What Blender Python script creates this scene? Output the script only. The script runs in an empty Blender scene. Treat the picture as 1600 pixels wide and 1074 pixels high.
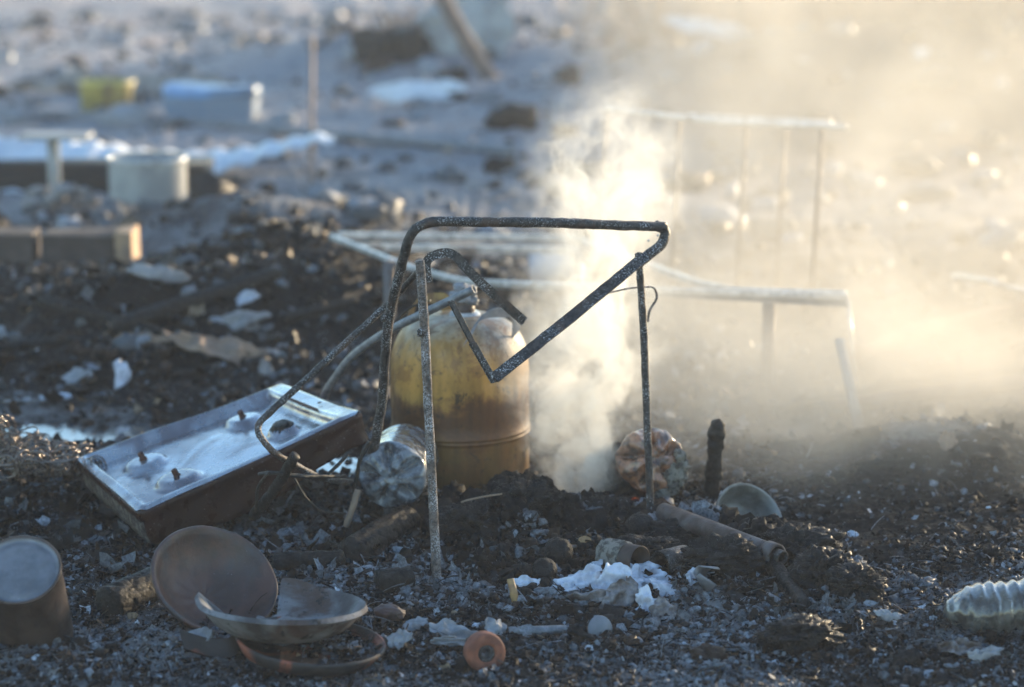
import bpy, math, random
import numpy as np
from mathutils import Vector, Matrix

# ------------------------------------------------------------------ camera, sky, sun, exposure
S = bpy.context.scene
COL = S.collection
PI = math.pi
CAM_H, PITCH, FPX = 1.35, math.radians(12.0), 3700.0
cam_data = bpy.data.cameras.new('camera')
cam_data.sensor_width = 36.0
cam_data.lens = 36.0 * FPX / 1600.0
cam_data.clip_start = 0.05
cam_data.clip_end = 2000.0
cam_data.dof.use_dof = True
cam_data.dof.focus_distance = 4.36
cam_data.dof.aperture_fstop = 2.3
cam = bpy.data.objects.new('camera', cam_data)
COL.objects.link(cam)
cam.location = (0, 0, CAM_H)
cam.rotation_euler = (PI / 2 - PITCH, 0, 0)
S.camera = cam

SUN_EL, SUN_AZ = math.radians(7.2), math.radians(43.0)     # azimuth measured from +Y (view direction) towards +X
world = bpy.data.worlds.new('World')
S.world = world
world.use_nodes = True
wn = world.node_tree
wn.nodes.clear()
w_out = wn.nodes.new('ShaderNodeOutputWorld')
w_bg = wn.nodes.new('ShaderNodeBackground')
w_sky = wn.nodes.new('ShaderNodeTexSky')
w_sky.sky_type = 'NISHITA'
w_sky.sun_disc = False
w_sky.sun_elevation = SUN_EL
w_sky.sun_rotation = SUN_AZ
w_sky.air_density = 1.0
w_sky.dust_density = 0.15
w_sky.ozone_density = 2.1
w_bg.inputs['Strength'].default_value = 0.15
wn.links.new(w_sky.outputs[0], w_bg.inputs[0])
wn.links.new(w_bg.outputs[0], w_out.inputs[0])

sun_data = bpy.data.lights.new('sun', 'SUN')
sun_data.energy = 4.5
sun_data.angle = math.radians(0.6)
sun_data.color = (1.0, 0.78, 0.50)
sun = bpy.data.objects.new('sun', sun_data)
COL.objects.link(sun)
sdir = Vector((math.sin(SUN_AZ) * math.cos(SUN_EL), math.cos(SUN_AZ) * math.cos(SUN_EL), math.sin(SUN_EL)))
sun.rotation_euler = sdir.to_track_quat('Z', 'Y').to_euler()
sun.location = (6, 8, 5)

S.view_settings.view_transform = 'Standard'
S.view_settings.look = 'None'
S.view_settings.gamma = 1.0
S.view_settings.use_curve_mapping = False
S.view_settings.exposure = 1.95
S.render.engine = 'CYCLES'
S.cycles.max_bounces = 5
S.cycles.diffuse_bounces = 2
S.cycles.glossy_bounces = 2
S.cycles.transmission_bounces = 3
S.cycles.volume_bounces = 2
S.cycles.transparent_max_bounces = 6
S.cycles.use_denoising = True
S.cycles.caustics_reflective = False
S.cycles.caustics_refractive = False
S.cycles.sample_clamp_indirect = 4.0
S.cycles.volume_max_steps = 256

random.seed(7)
RNG = np.random.default_rng(11)


# ------------------------------------------------------------------ place helper: point on the vertical plane y = Y seen at pixel (u, v)
def P(u, v, Y):
    cx, cy = (u - 800.0) / FPX, (537.0 - v) / FPX
    c, s = math.cos(PITCH), math.sin(PITCH)
    d = Vector((cx, c + cy * s, -s + cy * c))
    return Vector((0, 0, CAM_H)) + d * (Y / d.y)


def mpp(Y):                       # metres per photo pixel at distance Y
    return (Y * math.cos(PITCH) + 1.2 * math.sin(PITCH)) / FPX


# ------------------------------------------------------------------ numpy noise
def _hash(ix, iy, iz, seed):
    h = (ix.astype(np.int64) * 374761393 + iy.astype(np.int64) * 668265263 + iz.astype(np.int64) * 2147483647 + seed * 144665) & 0xffffffff
    h = ((h ^ (h >> 13)) * 1274126177) & 0xffffffff
    h = ((h ^ (h >> 16)) * 2246822519) & 0xffffffff
    return ((h ^ (h >> 15)) & 0xffffff) / float(0xffffff)


def vn(x, y, z, seed=0):
    x, y, z = np.broadcast_arrays(np.asarray(x, float), np.asarray(y, float), np.asarray(z, float))
    xi, yi, zi = np.floor(x), np.floor(y), np.floor(z)
    fx, fy, fz = x - xi, y - yi, z - zi
    fx, fy, fz = [f * f * f * (f * (f * 6 - 15) + 10) for f in (fx, fy, fz)]
    r = 0
    for a in (0, 1):
        for b in (0, 1):
            for c in (0, 1):
                w = (fx if a else 1 - fx) * (fy if b else 1 - fy) * (fz if c else 1 - fz)
                r = r + w * _hash(xi + a, yi + b, zi + c, seed)
    return r * 2 - 1


def vn2(x, y, seed=0):
    x, y = np.broadcast_arrays(np.asarray(x, float), np.asarray(y, float))
    xi, yi = np.floor(x), np.floor(y)
    fx, fy = x - xi, y - yi
    fx, fy = [f * f * f * (f * (f * 6 - 15) + 10) for f in (fx, fy)]
    o = np.zeros_like(xi)
    r = 0
    for a in (0, 1):
        for b in (0, 1):
            w = (fx if a else 1 - fx) * (fy if b else 1 - fy)
            r = r + w * _hash(xi + a, yi + b, o, seed)
    return r * 2 - 1


def fbm3(x, y, z, octv=4, seed=0, gain=0.5):
    a, f, s = 1.0, 1.0, 0
    for k in range(octv):
        s = s + a * vn(x * f, y * f, z * f, seed + k * 17)
        a *= gain
        f *= 2.03
    return s


# ------------------------------------------------------------------ terrain height
_cr = [(380, 850, 4.6), (440, 812, 4.72), (500, 800, 4.72), (560, 792, 4.7), (640, 790, 4.66), (700, 788, 4.65), (745, 776, 4.63), (780, 757, 4.62), (850, 752, 4.62),
       (882, 778, 4.62), (930, 778, 4.6), (1000, 796, 4.6), (1060, 804, 4.55), (1130, 816, 4.5), (1215, 824, 4.40),
       (1290, 850, 4.32), (1345, 892, 4.25), (1385, 935, 4.15), (1470, 985, 4.05)]
_cx = np.array([P(*c).x for c in _cr])
_cz = np.array([P(*c).z for c in _cr])
_cy = np.array([c[2] for c in _cr])
_cz[0] = 0.0
_cz[-1] = 0.0


def bump(x, y, cx, cy, rx, ry, h, rot=0.0):
    c, s = math.cos(rot), math.sin(rot)
    dx, dy = x - cx, y - cy
    a, b = (dx * c + dy * s) / rx, (-dx * s + dy * c) / ry
    return h * np.exp(-(a * a + b * b))


def macro(x, y):
    zc = np.interp(x, _cx, _cz, left=0, right=0)
    yc = np.interp(x, _cx, _cy)
    d = y - yc
    w = np.where(d < 0, 0.27, 0.09)
    h = zc * np.exp(-np.abs(d / w) ** 2.2)
    # pile under the cooker, hump under the can, mid-ground humps
    h = h + bump(x, y, P(420, 790, 4.7).x, 4.78, 0.10, 0.13, 0.06)
    h = h + bump(x, y, P(30, 1000, 3.78).x, 3.72, 0.13, 0.10, 0.03)
    h = h + bump(x, y, P(1460, 720, 5.1).x, 5.12, 0.26, 0.16, 0.075)
    h = h + bump(x, y, P(1570, 960, 4.1).x, 4.02, 0.2, 0.10, 0.03)
    h = h + bump(x, y, P(500, 440, 7.0).x, 7.0, 0.42, 0.45, 0.20, 0.5)
    h = h + bump(x, y, P(330, 500, 6.3).x, 6.4, 0.55, 0.22, 0.15, 0.35)
    h = h + bump(x, y, P(60, 430, 7.0).x, 6.9, 0.9, 0.3, 0.10, -0.2)
    h = h + bump(x, y, P(60, 520, 6.3).x, 6.35, 0.35, 0.16, 0.10, -0.2)
    h = h + bump(x, y, P(130, 560, 6.0).x, 6.0, 0.5, 0.16, 0.05, 0.1)
    h = h + bump(x, y, P(430, 330, 8.5).x, 8.1, 0.45, 0.35, 0.13)
    h = h + bump(x, y, P(200, 340, 8.6).x, 8.1, 0.8, 0.3, 0.03)
    h = h + bump(x, y, P(620, 110, 14).x, 14.5, 1.1, 0.6, 0.22)
    h = h + bump(x, y, 2.6, 13.0, 2.0, 1.5, 0.4)
    h = h - bump(x, y, P(170, 668, 5.4).x, 5.42, 0.42, 0.16, 0.05)
    h = h - bump(x, y, P(505, 748, 5.0).x, 5.05, 0.12, 0.09, 0.035)
    return h


def rough_amp(x, y):
    zc = np.interp(x, _cx, _cz, left=0, right=0)
    d = np.abs(y - (np.interp(x, _cx, _cy) - 0.08))
    a = 0.6 + 2.1 * np.clip(zc / 0.06, 0, 1) * np.exp(-(d / 0.2) ** 2)
    # flatter on the wet patches and near the camera edge of the debris
    a = a * (1 - 0.9 * np.exp(-(((x - P(170, 668, 5.4).x) / 0.42) ** 2 + ((y - 5.42) / 0.16) ** 2)))
    a = a * (1 - 0.8 * np.exp(-(((x - P(505, 748, 5.0).x) / 0.13) ** 2 + ((y - 5.05) / 0.10) ** 2)))
    a = a * np.interp(y, [3.2, 4.2, 5.5, 9, 30], [0.85, 1.0, 1.05, 1.3, 2.5])
    return a


def height(x, y, fine=True):
    x = np.asarray(x, float)
    y = np.asarray(y, float)
    h = macro(x, y)
    a = rough_amp(x, y)
    n = 0.020 * vn2(x * 3.1, y * 3.1, 3) + 0.012 * vn2(x * 8.3, y * 8.3, 5)
    if fine:
        r = 1 - np.abs(vn2(x * 19, y * 19, 7))
        n = n + 0.010 * (r * r - 0.5) + 0.006 * vn2(x * 37, y * 37, 9)
        r2 = 1 - np.abs(vn2(x * 71, y * 71, 12))
        n = n + 0.0045 * (r2 * r2 - 0.5) + 0.0022 * vn2(x * 140, y * 140, 13)
    return h + a * n


def on_mound(x, y):
    zc = np.interp(x, _cx, _cz, left=0, right=0)
    d = y - np.interp(x, _cx, _cy)
    return np.clip(zc / 0.05, 0, 1) * np.exp(-(np.where(d < 0, d / 0.33, d / 0.07)) ** 2)


def ash_patch(x, y):
    """where fine pale ash lies thick: irregular pools between the black heaps"""
    p = 0.9 * vn2(x * 3.3 + 4, y * 4.1, 91) + 0.5 * vn2(x * 9, y * 9, 92) - 0.15
    p = p + bump(x, y, P(640, 900, 4.2).x, 4.22, 0.10, 0.10, 0.9) + bump(x, y, P(835, 850, 4.38).x, 4.38, 0.045, 0.10, 1.0)
    p = p + bump(x, y, P(250, 1010, 3.9).x, 3.85, 0.35, 0.12, 0.7) + np.clip((3.95 - y) * 1.2, 0, 0.5)
    return np.clip(p * 1.8, 0, 1)


def hz(x, y):
    return float(height(np.array([x]), np.array([y]))[0])


_GY = np.linspace(3.3, 14.0, 5400)


def G(u, v, dz=0.0):
    """point dz above the ground where the line of sight through (u, v) meets it"""
    q = P(u, v, 1.0)
    x, z = q.x * _GY, CAM_H + (q.z - CAM_H) * _GY
    hit = np.nonzero(z <= height(x, _GY) + dz)[0]
    Y = _GY[hit[0]] if len(hit) else 14.0
    return P(u, v, float(Y))


# ------------------------------------------------------------------ materials
def _mix(nt, fac, a, b, kind='RGBA', blend='MIX'):
    m = nt.nodes.new('ShaderNodeMix')
    m.data_type = kind
    if kind == 'RGBA':
        m.blend_type = blend
        i0, i1, i2, o = m.inputs[0], m.inputs[6], m.inputs[7], m.outputs[2]
    else:
        i0, i1, i2, o = m.inputs[0], m.inputs[2], m.inputs[3], m.outputs[0]
    for sock, v in ((i0, fac), (i1, a), (i2, b)):
        if isinstance(v, bpy.types.NodeSocket):
            nt.links.new(v, sock)
        elif isinstance(v, (int, float)):
            sock.default_value = v
        else:
            sock.default_value = (v[0], v[1], v[2], 1)
    return o


def _noise(nt, vec, scale, detail=4, rough=0.55, dist=0.0):
    n = nt.nodes.new('ShaderNodeTexNoise')
    n.inputs['Scale'].default_value = scale
    n.inputs['Detail'].default_value = detail
    n.inputs['Roughness'].default_value = rough
    n.inputs['Distortion'].default_value = dist
    nt.links.new(vec, n.inputs['Vector'])
    return n.outputs['Fac']


def _range(nt, v, a, b, c=0.0, d=1.0, smooth=True):
    m = nt.nodes.new('ShaderNodeMapRange')
    if smooth:
        m.interpolation_type = 'SMOOTHSTEP'
    nt.links.new(v, m.inputs[0])
    for i, k in enumerate((a, b, c, d)):
        m.inputs[1 + i].default_value = k
    return m.outputs[0]


def _math(nt, op, a, b=None, clamp=False):
    m = nt.nodes.new('ShaderNodeMath')
    m.operation = op
    m.use_clamp = clamp
    for i, v in enumerate((a, b)):
        if v is None:
            continue
        if isinstance(v, bpy.types.NodeSocket):
            nt.links.new(v, m.inputs[i])
        else:
            m.inputs[i].default_value = v
    return m.outputs[0]


def new_mat(name):
    m = bpy.data.materials.new(name)
    m.use_nodes = True
    nt = m.node_tree
    nt.nodes.clear()
    out = nt.nodes.new('ShaderNodeOutputMaterial')
    b = nt.nodes.new('ShaderNodeBsdfPrincipled')
    nt.links.new(b.outputs[0], out.inputs[0])
    tc = nt.nodes.new('ShaderNodeTexCoord')
    return m, nt, b, tc.outputs['Object'], out


def weathered(name, c1, c2, scale=20, lo=0.4, hi=0.6, rough=(0.4, 0.7), metal=0.0, bump=0.3, bscale=120,
              speck=None, sscale=300, slo=0.58, shi=0.64, c3=None, c3scale=6, c3lo=0.5, c3hi=0.65, spec=0.5, bdist=0.004, coat=0):
    m, nt, b, vec, out = new_mat(name)
    n1 = _noise(nt, vec, scale, 6, 0.6)
    col = _mix(nt, _range(nt, n1, lo, hi), c1, c2)
    if c3:
        col = _mix(nt, _range(nt, _noise(nt, vec, c3scale, 5, 0.6, 0.6), c3lo, c3hi), col, c3)
    rg = _range(nt, _noise(nt, vec, scale * 2.3, 4), 0.35, 0.65, rough[0], rough[1])
    if speck:
        f = _range(nt, _noise(nt, vec, sscale, 3, 0.7), slo, shi)
        f2 = _range(nt, _noise(nt, vec, sscale * 0.07, 4, 0.6), 0.40, 0.60, 0.05, 1.0)
        f = _math(nt, 'MULTIPLY', f, f2)
        col = _mix(nt, f, col, speck)
        rg = _mix(nt, f, rg, 0.85, 'FLOAT')
        if metal:
            nt.links.new(_mix(nt, f, metal, 0.0, 'FLOAT'), b.inputs['Metallic'])
    elif metal:
        b.inputs['Metallic'].default_value = metal
    nt.links.new(col, b.inputs['Base Color'])
    nt.links.new(rg, b.inputs['Roughness'])
    b.inputs['Specular IOR Level'].default_value = spec
    b.inputs['Coat Weight'].default_value = coat
    bp = nt.nodes.new('ShaderNodeBump')
    bp.inputs['Strength'].default_value = bump
    bp.inputs['Distance'].default_value = bdist
    nt.links.new(_noise(nt, vec, bscale, 6, 0.65), bp.inputs['Height'])
    nt.links.new(bp.outputs[0], b.inputs['Normal'])
    return m


M = {}
M['char'] = weathered('charred_matter', (0.006, 0.006, 0.007), (0.020, 0.019, 0.020), 60, rough=(0.26, 0.75), spec=0.22, bump=0.9, bscale=260, speck=(0.22, 0.23, 0.25), sscale=420, slo=0.62, shi=0.70)
M['char_wood'] = weathered('charred_wood', (0.006, 0.006, 0.006), (0.022, 0.021, 0.021), 90, rough=(0.35, 0.65), spec=0.18, bump=1.0, bscale=110, speck=(0.2, 0.21, 0.23), sscale=260, slo=0.64, shi=0.7)
M['sooty_steel'] = weathered('sooty_speckled_steel', (0.012, 0.012, 0.014), (0.05, 0.046, 0.046), 90, rough=(0.3, 0.6), metal=0.35, bump=0.5, bscale=500, speck=(0.42, 0.43, 0.46), sscale=300, slo=0.53, shi=0.62, c3=(0.07, 0.045, 0.035), c3scale=12, c3lo=0.5, c3hi=0.62)
M['scaled_steel'] = weathered('ash_flecked_steel', (0.05, 0.04, 0.035), (0.16, 0.12, 0.10), 120, rough=(0.45, 0.8), metal=0.2, bump=0.6, bscale=500, speck=(0.44, 0.43, 0.45), sscale=330, slo=0.46, shi=0.56)
M['grey_tube'] = weathered('bare_grey_steel', (0.14, 0.15, 0.17), (0.24, 0.25, 0.27), 60, rough=(0.35, 0.55), metal=0.5, bump=0.25, bscale=400, speck=(0.03, 0.03, 0.03), sscale=220, slo=0.6, shi=0.68)
M['pale_steel'] = weathered('pale_ash_coated_steel', (0.40, 0.41, 0.42), (0.62, 0.62, 0.62), 30, rough=(0.25, 0.45), metal=0.3, bump=0.1, c3=(0.16, 0.11, 0.08), c3scale=9, c3lo=0.55, c3hi=0.7)
M['rust'] = weathered('rusty_pipe_steel', (0.055, 0.036, 0.031), (0.10, 0.072, 0.066), 22, rough=(0.5, 0.75), metal=0.15, bump=0.35, bscale=200, speck=(0.02, 0.015, 0.012), sscale=90, slo=0.6, shi=0.7, c3=(0.13, 0.12, 0.125), c3scale=10, c3lo=0.45, c3hi=0.6)
M['rust_stub'] = weathered('orange_brown_rust', (0.05, 0.018, 0.012), (0.09, 0.032, 0.02), 200, rough=(0.7, 0.9), bump=0.6, bscale=600)
M['bracket'] = weathered('grey_bracket_steel', (0.14, 0.16, 0.19), (0.20, 0.21, 0.24), 40, rough=(0.4, 0.6), metal=0.4, bump=0.2)
M['ochre'] = weathered('ochre_bracket_paint', (0.36, 0.22, 0.06), (0.16, 0.08, 0.03), 24, rough=(0.5, 0.7), bump=0.3)
M['clay'] = weathered('fired_brown_clay', (0.105, 0.050, 0.038), (0.055, 0.032, 0.028), 16, rough=(0.34, 0.55), bump=0.3, bscale=160, speck=(0.4, 0.4, 0.42), sscale=200, slo=0.70, shi=0.73, c3=(0.05, 0.046, 0.052), c3scale=7, c3lo=0.48, c3hi=0.6)
M['clay_dark'] = weathered('smoked_clay', (0.05, 0.045, 0.045), (0.20, 0.195, 0.20), 14, rough=(0.45, 0.7), bump=0.4, bscale=160, speck=(0.015, 0.014, 0.014), sscale=60, slo=0.58, shi=0.66, c3=(0.07, 0.04, 0.03), c3scale=9, c3lo=0.5, c3hi=0.65)
M['clay_red'] = weathered('red_clay', (0.30, 0.085, 0.045), (0.17, 0.06, 0.04), 18, rough=(0.5, 0.7), bump=0.3, c3=(0.022, 0.02, 0.022), c3scale=9, c3lo=0.38, c3hi=0.52)
M['clay_ring'] = weathered('orange_clay', (0.25, 0.085, 0.048), (0.15, 0.05, 0.032), 40, rough=(0.7, 0.85), bump=0.4, bscale=400, speck=(0.05, 0.03, 0.03), sscale=120, slo=0.62, shi=0.7)
M['tin'] = weathered('dull_tin', (0.13, 0.14, 0.16), (0.22, 0.23, 0.26), 12, rough=(0.35, 0.55), metal=0.35, bump=0.2, speck=(0.5, 0.5, 0.52), sscale=90, slo=0.70, shi=0.73)
M['tin_brown'] = weathered('scorched_tin', (0.05, 0.035, 0.03), (0.10, 0.07, 0.06), 12, rough=(0.4, 0.6), metal=0.3, bump=0.3)
M['ash_crust'] = weathered('pale_ash_crust', (0.30, 0.28, 0.25), (0.10, 0.09, 0.08), 70, lo=0.45, hi=0.58, rough=(0.7, 0.9), bump=1.0, bscale=220, bdist=0.008)
M['white'] = weathered('scorched_white_enamel', (0.60, 0.64, 0.74), (0.34, 0.36, 0.43), 26, rough=(0.5, 0.7), bump=0.3, bscale=90, speck=(0.05, 0.035, 0.03), sscale=34, slo=0.57, shi=0.66)
M['scorch'] = weathered('brown_scorched_sheet', (0.06, 0.045, 0.04), (0.26, 0.25, 0.27), 18, rough=(0.4, 0.6), bump=0.3, speck=(0.012, 0.01, 0.01), sscale=40, slo=0.56, shi=0.64)
M['pale_grey'] = weathered('pale_grey_crust', (0.30, 0.31, 0.34), (0.16, 0.17, 0.19), 20, rough=(0.5, 0.8), bump=0.6, bscale=90)
M['galv'] = weathered('galvanised_sheet', (0.22, 0.22, 0.21), (0.14, 0.135, 0.125), 30, rough=(0.3, 0.5), metal=0.4, bump=0.3, bscale=140, speck=(0.55, 0.56, 0.55), sscale=55, slo=0.62, shi=0.68)
M['amber'] = weathered('amber_resin', (0.40, 0.24, 0.10), (0.28, 0.15, 0.07), 60, rough=(0.4, 0.6), bump=0.4)
M['brick'] = weathered('brown_block', (0.055, 0.042, 0.038), (0.09, 0.07, 0.06), 12, rough=(0.8, 0.9), bump=0.5)
M['brick_sunlit'] = weathered('sunlit_block_face', (0.36, 0.24, 0.15), (0.26, 0.18, 0.13), 12, rough=(0.8, 0.9), bump=0.5)  # tan stands in for sunlight on the block's right face
M['tan_board'] = weathered('tan_board', (0.30, 0.21, 0.15), (0.16, 0.12, 0.10), 8, rough=(0.7, 0.9), bump=0.4)
M['blue'] = weathered('blue_plastic', (0.10, 0.26, 0.50), (0.10, 0.17, 0.27), 4, rough=(0.35, 0.5), bump=0.1)
M['grey_blue'] = weathered('faded_grey_blue_plastic', (0.12, 0.18, 0.25), (0.16, 0.20, 0.25), 4, rough=(0.4, 0.6), bump=0.1)
M['yellow'] = weathered('yellow_plastic', (0.48, 0.40, 0.10), (0.36, 0.30, 0.12), 6, rough=(0.4, 0.6), bump=0.2, c3=(0.18, 0.14, 0.08), c3scale=7)
M['sheet_white'] = weathered('weathered_white_roofing', (0.62, 0.65, 0.70), (0.46, 0.49, 0.55), 3, rough=(0.45, 0.6), bump=0.1)
M['concrete'] = weathered('pale_concrete', (0.36, 0.37, 0.37), (0.24, 0.25, 0.26), 6, rough=(0.8, 0.9), bump=0.4)
M['rubble'] = weathered('pale_rubble', (0.28, 0.27, 0.27), (0.15, 0.145, 0.15), 12, rough=(0.7, 0.9), bump=0.6)
M['pole'] = weathered('brown_pole_wood', (0.13, 0.085, 0.065), (0.19, 0.13, 0.10), 9, rough=(0.7, 0.9), bump=0.3)
M['wire'] = weathered('blued_spring_wire', (0.10, 0.08, 0.07), (0.24, 0.20, 0.18), 40, rough=(0.22, 0.4), metal=0.8, bump=0.1)
M['wire_black'] = weathered('burnt_black_strip', (0.01, 0.01, 0.011), (0.025, 0.024, 0.023), 60, rough=(0.55, 0.75), bump=0.5)


def stove_mats():
    m, nt, b, vec, out = new_mat('glossy_enamel_with_ash_film')
    n = _noise(nt, vec, 9, 5, 0.55, 0.8)
    col = _mix(nt, _range(nt, n, 0.38, 0.62), (0.50, 0.52, 0.56), (0.22, 0.20, 0.22))
    sp = _range(nt, _noise(nt, vec, 210, 3, 0.6), 0.66, 0.70)
    col = _mix(nt, sp, col, (0.03, 0.02, 0.02))
    nt.links.new(col, b.inputs['Base Color'])
    nt.links.new(_range(nt, _noise(nt, vec, 28, 5), 0.35, 0.65, 0.13, 0.34), b.inputs['Roughness'])
    b.inputs['Metallic'].default_value = 0.8
    b.inputs['Coat Weight'].default_value = 0.7
    b.inputs['Coat Roughness'].default_value = 0.22
    bp = nt.nodes.new('ShaderNodeBump')
    bp.inputs['Strength'].default_value = 0.25
    bp.inputs['Distance'].default_value = 0.002
    nt.links.new(_noise(nt, vec, 150, 5), bp.inputs['Height'])
    nt.links.new(bp.outputs[0], b.inputs['Normal'])
    M['enamel_top'] = m
    M['enamel_side'] = weathered('maroon_enamel', (0.020, 0.007, 0.006), (0.034, 0.013, 0.011), 14, rough=(0.25, 0.45), bump=0.25, bscale=260,
                                 speck=(0.25, 0.24, 0.25), sscale=210, slo=0.64, shi=0.69, coat=0.12, spec=0.25)
    M['enamel_end'] = weathered('crusted_enamel', (0.03, 0.022, 0.02), (0.16, 0.14, 0.12), 60, lo=0.45, hi=0.62, rough=(0.5, 0.8), bump=1.0, bscale=120, bdist=0.008)


stove_mats()


def tank_mat():
    m, nt, b, vec, out = new_mat('scorched_yellow_tank_paint')
    sep = nt.nodes.new('ShaderNodeSeparateXYZ')
    nt.links.new(vec, sep.inputs[0])
    n1 = _noise(nt, vec, 7, 6, 0.6, 0.4)
    # stretched noise for drips running down
    mp = nt.nodes.new('ShaderNodeMapping')
    mp.inputs['Scale'].default_value = (30, 30, 5)
    nt.links.new(vec, mp.inputs['Vector'])
    drip = _noise(nt, mp.outputs[0], 1.0, 4, 0.6)
    zz = _math(nt, 'ADD', sep.outputs['Z'], _math(nt, 'MULTIPLY', _math(nt, 'SUBTRACT', n1, 0.5), 0.17))
    zz = _math(nt, 'ADD', zz, _math(nt, 'MULTIPLY', _math(nt, 'SUBTRACT', _noise(nt, vec, 60, 6, 0.7), 0.5), 0.05))
    zz = _math(nt, 'ADD', zz, _math(nt, 'MULTIPLY', _math(nt, 'SUBTRACT', drip, 0.5), 0.05))
    col = _mix(nt, _range(nt, zz, 0.235, 0.272), (0.19, 0.078, 0.022), (0.41, 0.215, 0.048))       # burnt brown below, ochre above
    col = _mix(nt, _range(nt, zz, 0.175, 0.14, 0, 0.8), col, (0.19, 0.105, 0.030))
    band = _math(nt, 'MULTIPLY', _range(nt, zz, 0.155, 0.185), _range(nt, zz, 0.25, 0.225))
    col = _mix(nt, _math(nt, 'MULTIPLY', band, 0.75), col, (0.085, 0.035, 0.016))
    pale = _math(nt, 'MULTIPLY', _range(nt, zz, 0.34, 0.40), _range(nt, _noise(nt, vec, 5, 3), 0.35, 0.6, 0.35, 1.0))
    col = _mix(nt, pale, col, (0.40, 0.34, 0.25))  # whitish sky gloss on the dome, put into the colour
    sky_gloss = _math(nt, 'MULTIPLY', _range(nt, zz, 0.31, 0.38), _range(nt, sep.outputs['X'], 0.02, 0.07))
    col = _mix(nt, _math(nt, 'MULTIPLY', sky_gloss, 0.75), col, (0.27, 0.26, 0.25))  # grey sky gloss on the right shoulder, painted in
    rusty = _range(nt, _noise(nt, vec, 13, 9, 0.75, 0.8), 0.50, 0.57)
    col = _mix(nt, _math(nt, 'MULTIPLY', rusty, 0.6), col, (0.20, 0.085, 0.025))
    soot = _range(nt, _noise(nt, vec, 16, 9, 0.78, 1.2), 0.57, 0.61)
    col = _mix(nt, _math(nt, 'MULTIPLY', soot, 0.85), col, (0.035, 0.022, 0.016))
    spk = _range(nt, _noise(nt, vec, 100, 6, 0.75), 0.57, 0.64)
    col = _mix(nt, _math(nt, 'MULTIPLY', spk, 0.6), col, (0.06, 0.035, 0.02))
    fine = _range(nt, drip, 0.3, 0.7, 0.62, 1.15)
    mul = nt.nodes.new('ShaderNodeVectorMath')
    mul.operation = 'SCALE'
    nt.links.new(col, mul.inputs[0])
    nt.links.new(fine, mul.inputs['Scale'])
    nt.links.new(mul.outputs[0], b.inputs['Base Color'])
    nt.links.new(_range(nt, _noise(nt, vec, 30, 5), 0.3, 0.7, 0.34, 0.62), b.inputs['Roughness'])
    b.inputs['Metallic'].default_value = 0.12
    bp = nt.nodes.new('ShaderNodeBump')
    bp.inputs['Strength'].default_value = 0.3
    bp.inputs['Distance'].default_value = 0.003
    nt.links.new(_noise(nt, vec, 90, 7, 0.7), bp.inputs['Height'])
    nt.links.new(bp.outputs[0], b.inputs['Normal'])
    return m


M['tank'] = tank_mat()


def bottle_mat(name, base, base2, trans=0.35, rough=(0.08, 0.3)):
    m, nt, b, vec, out = new_mat(name)
    col = _mix(nt, _range(nt, _noise(nt, vec, 40, 5, 0.6), 0.4, 0.62), base, base2)
    nt.links.new(col, b.inputs['Base Color'])
    nt.links.new(_range(nt, _noise(nt, vec, 60, 4), 0.4, 0.65, rough[0], rough[1]), b.inputs['Roughness'])
    b.inputs['Transmission Weight'].default_value = trans
    b.inputs['IOR'].default_value = 1.5
    b.inputs['Coat Weight'].default_value = 0.4
    bp = nt.nodes.new('ShaderNodeBump')
    bp.inputs['Strength'].default_value = 0.5
    bp.inputs['Distance'].default_value = 0.003
    nt.links.new(_noise(nt, vec, 70, 5, 0.5, 0.5), bp.inputs['Height'])
    nt.links.new(bp.outputs[0], b.inputs['Normal'])
    return m


M['pet_grey'] = bottle_mat('smoky_clear_plastic', (0.20, 0.23, 0.27), (0.05, 0.055, 0.065), 0.15)
M['pet_brown'] = bottle_mat('heat_browned_plastic', (0.30, 0.14, 0.08), (0.07, 0.04, 0.032), 0.05)
M['pet_ribbed'] = bottle_mat('sagging_clear_plastic', (0.15, 0.145, 0.13), (0.05, 0.046, 0.042), 0.2)


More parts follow.
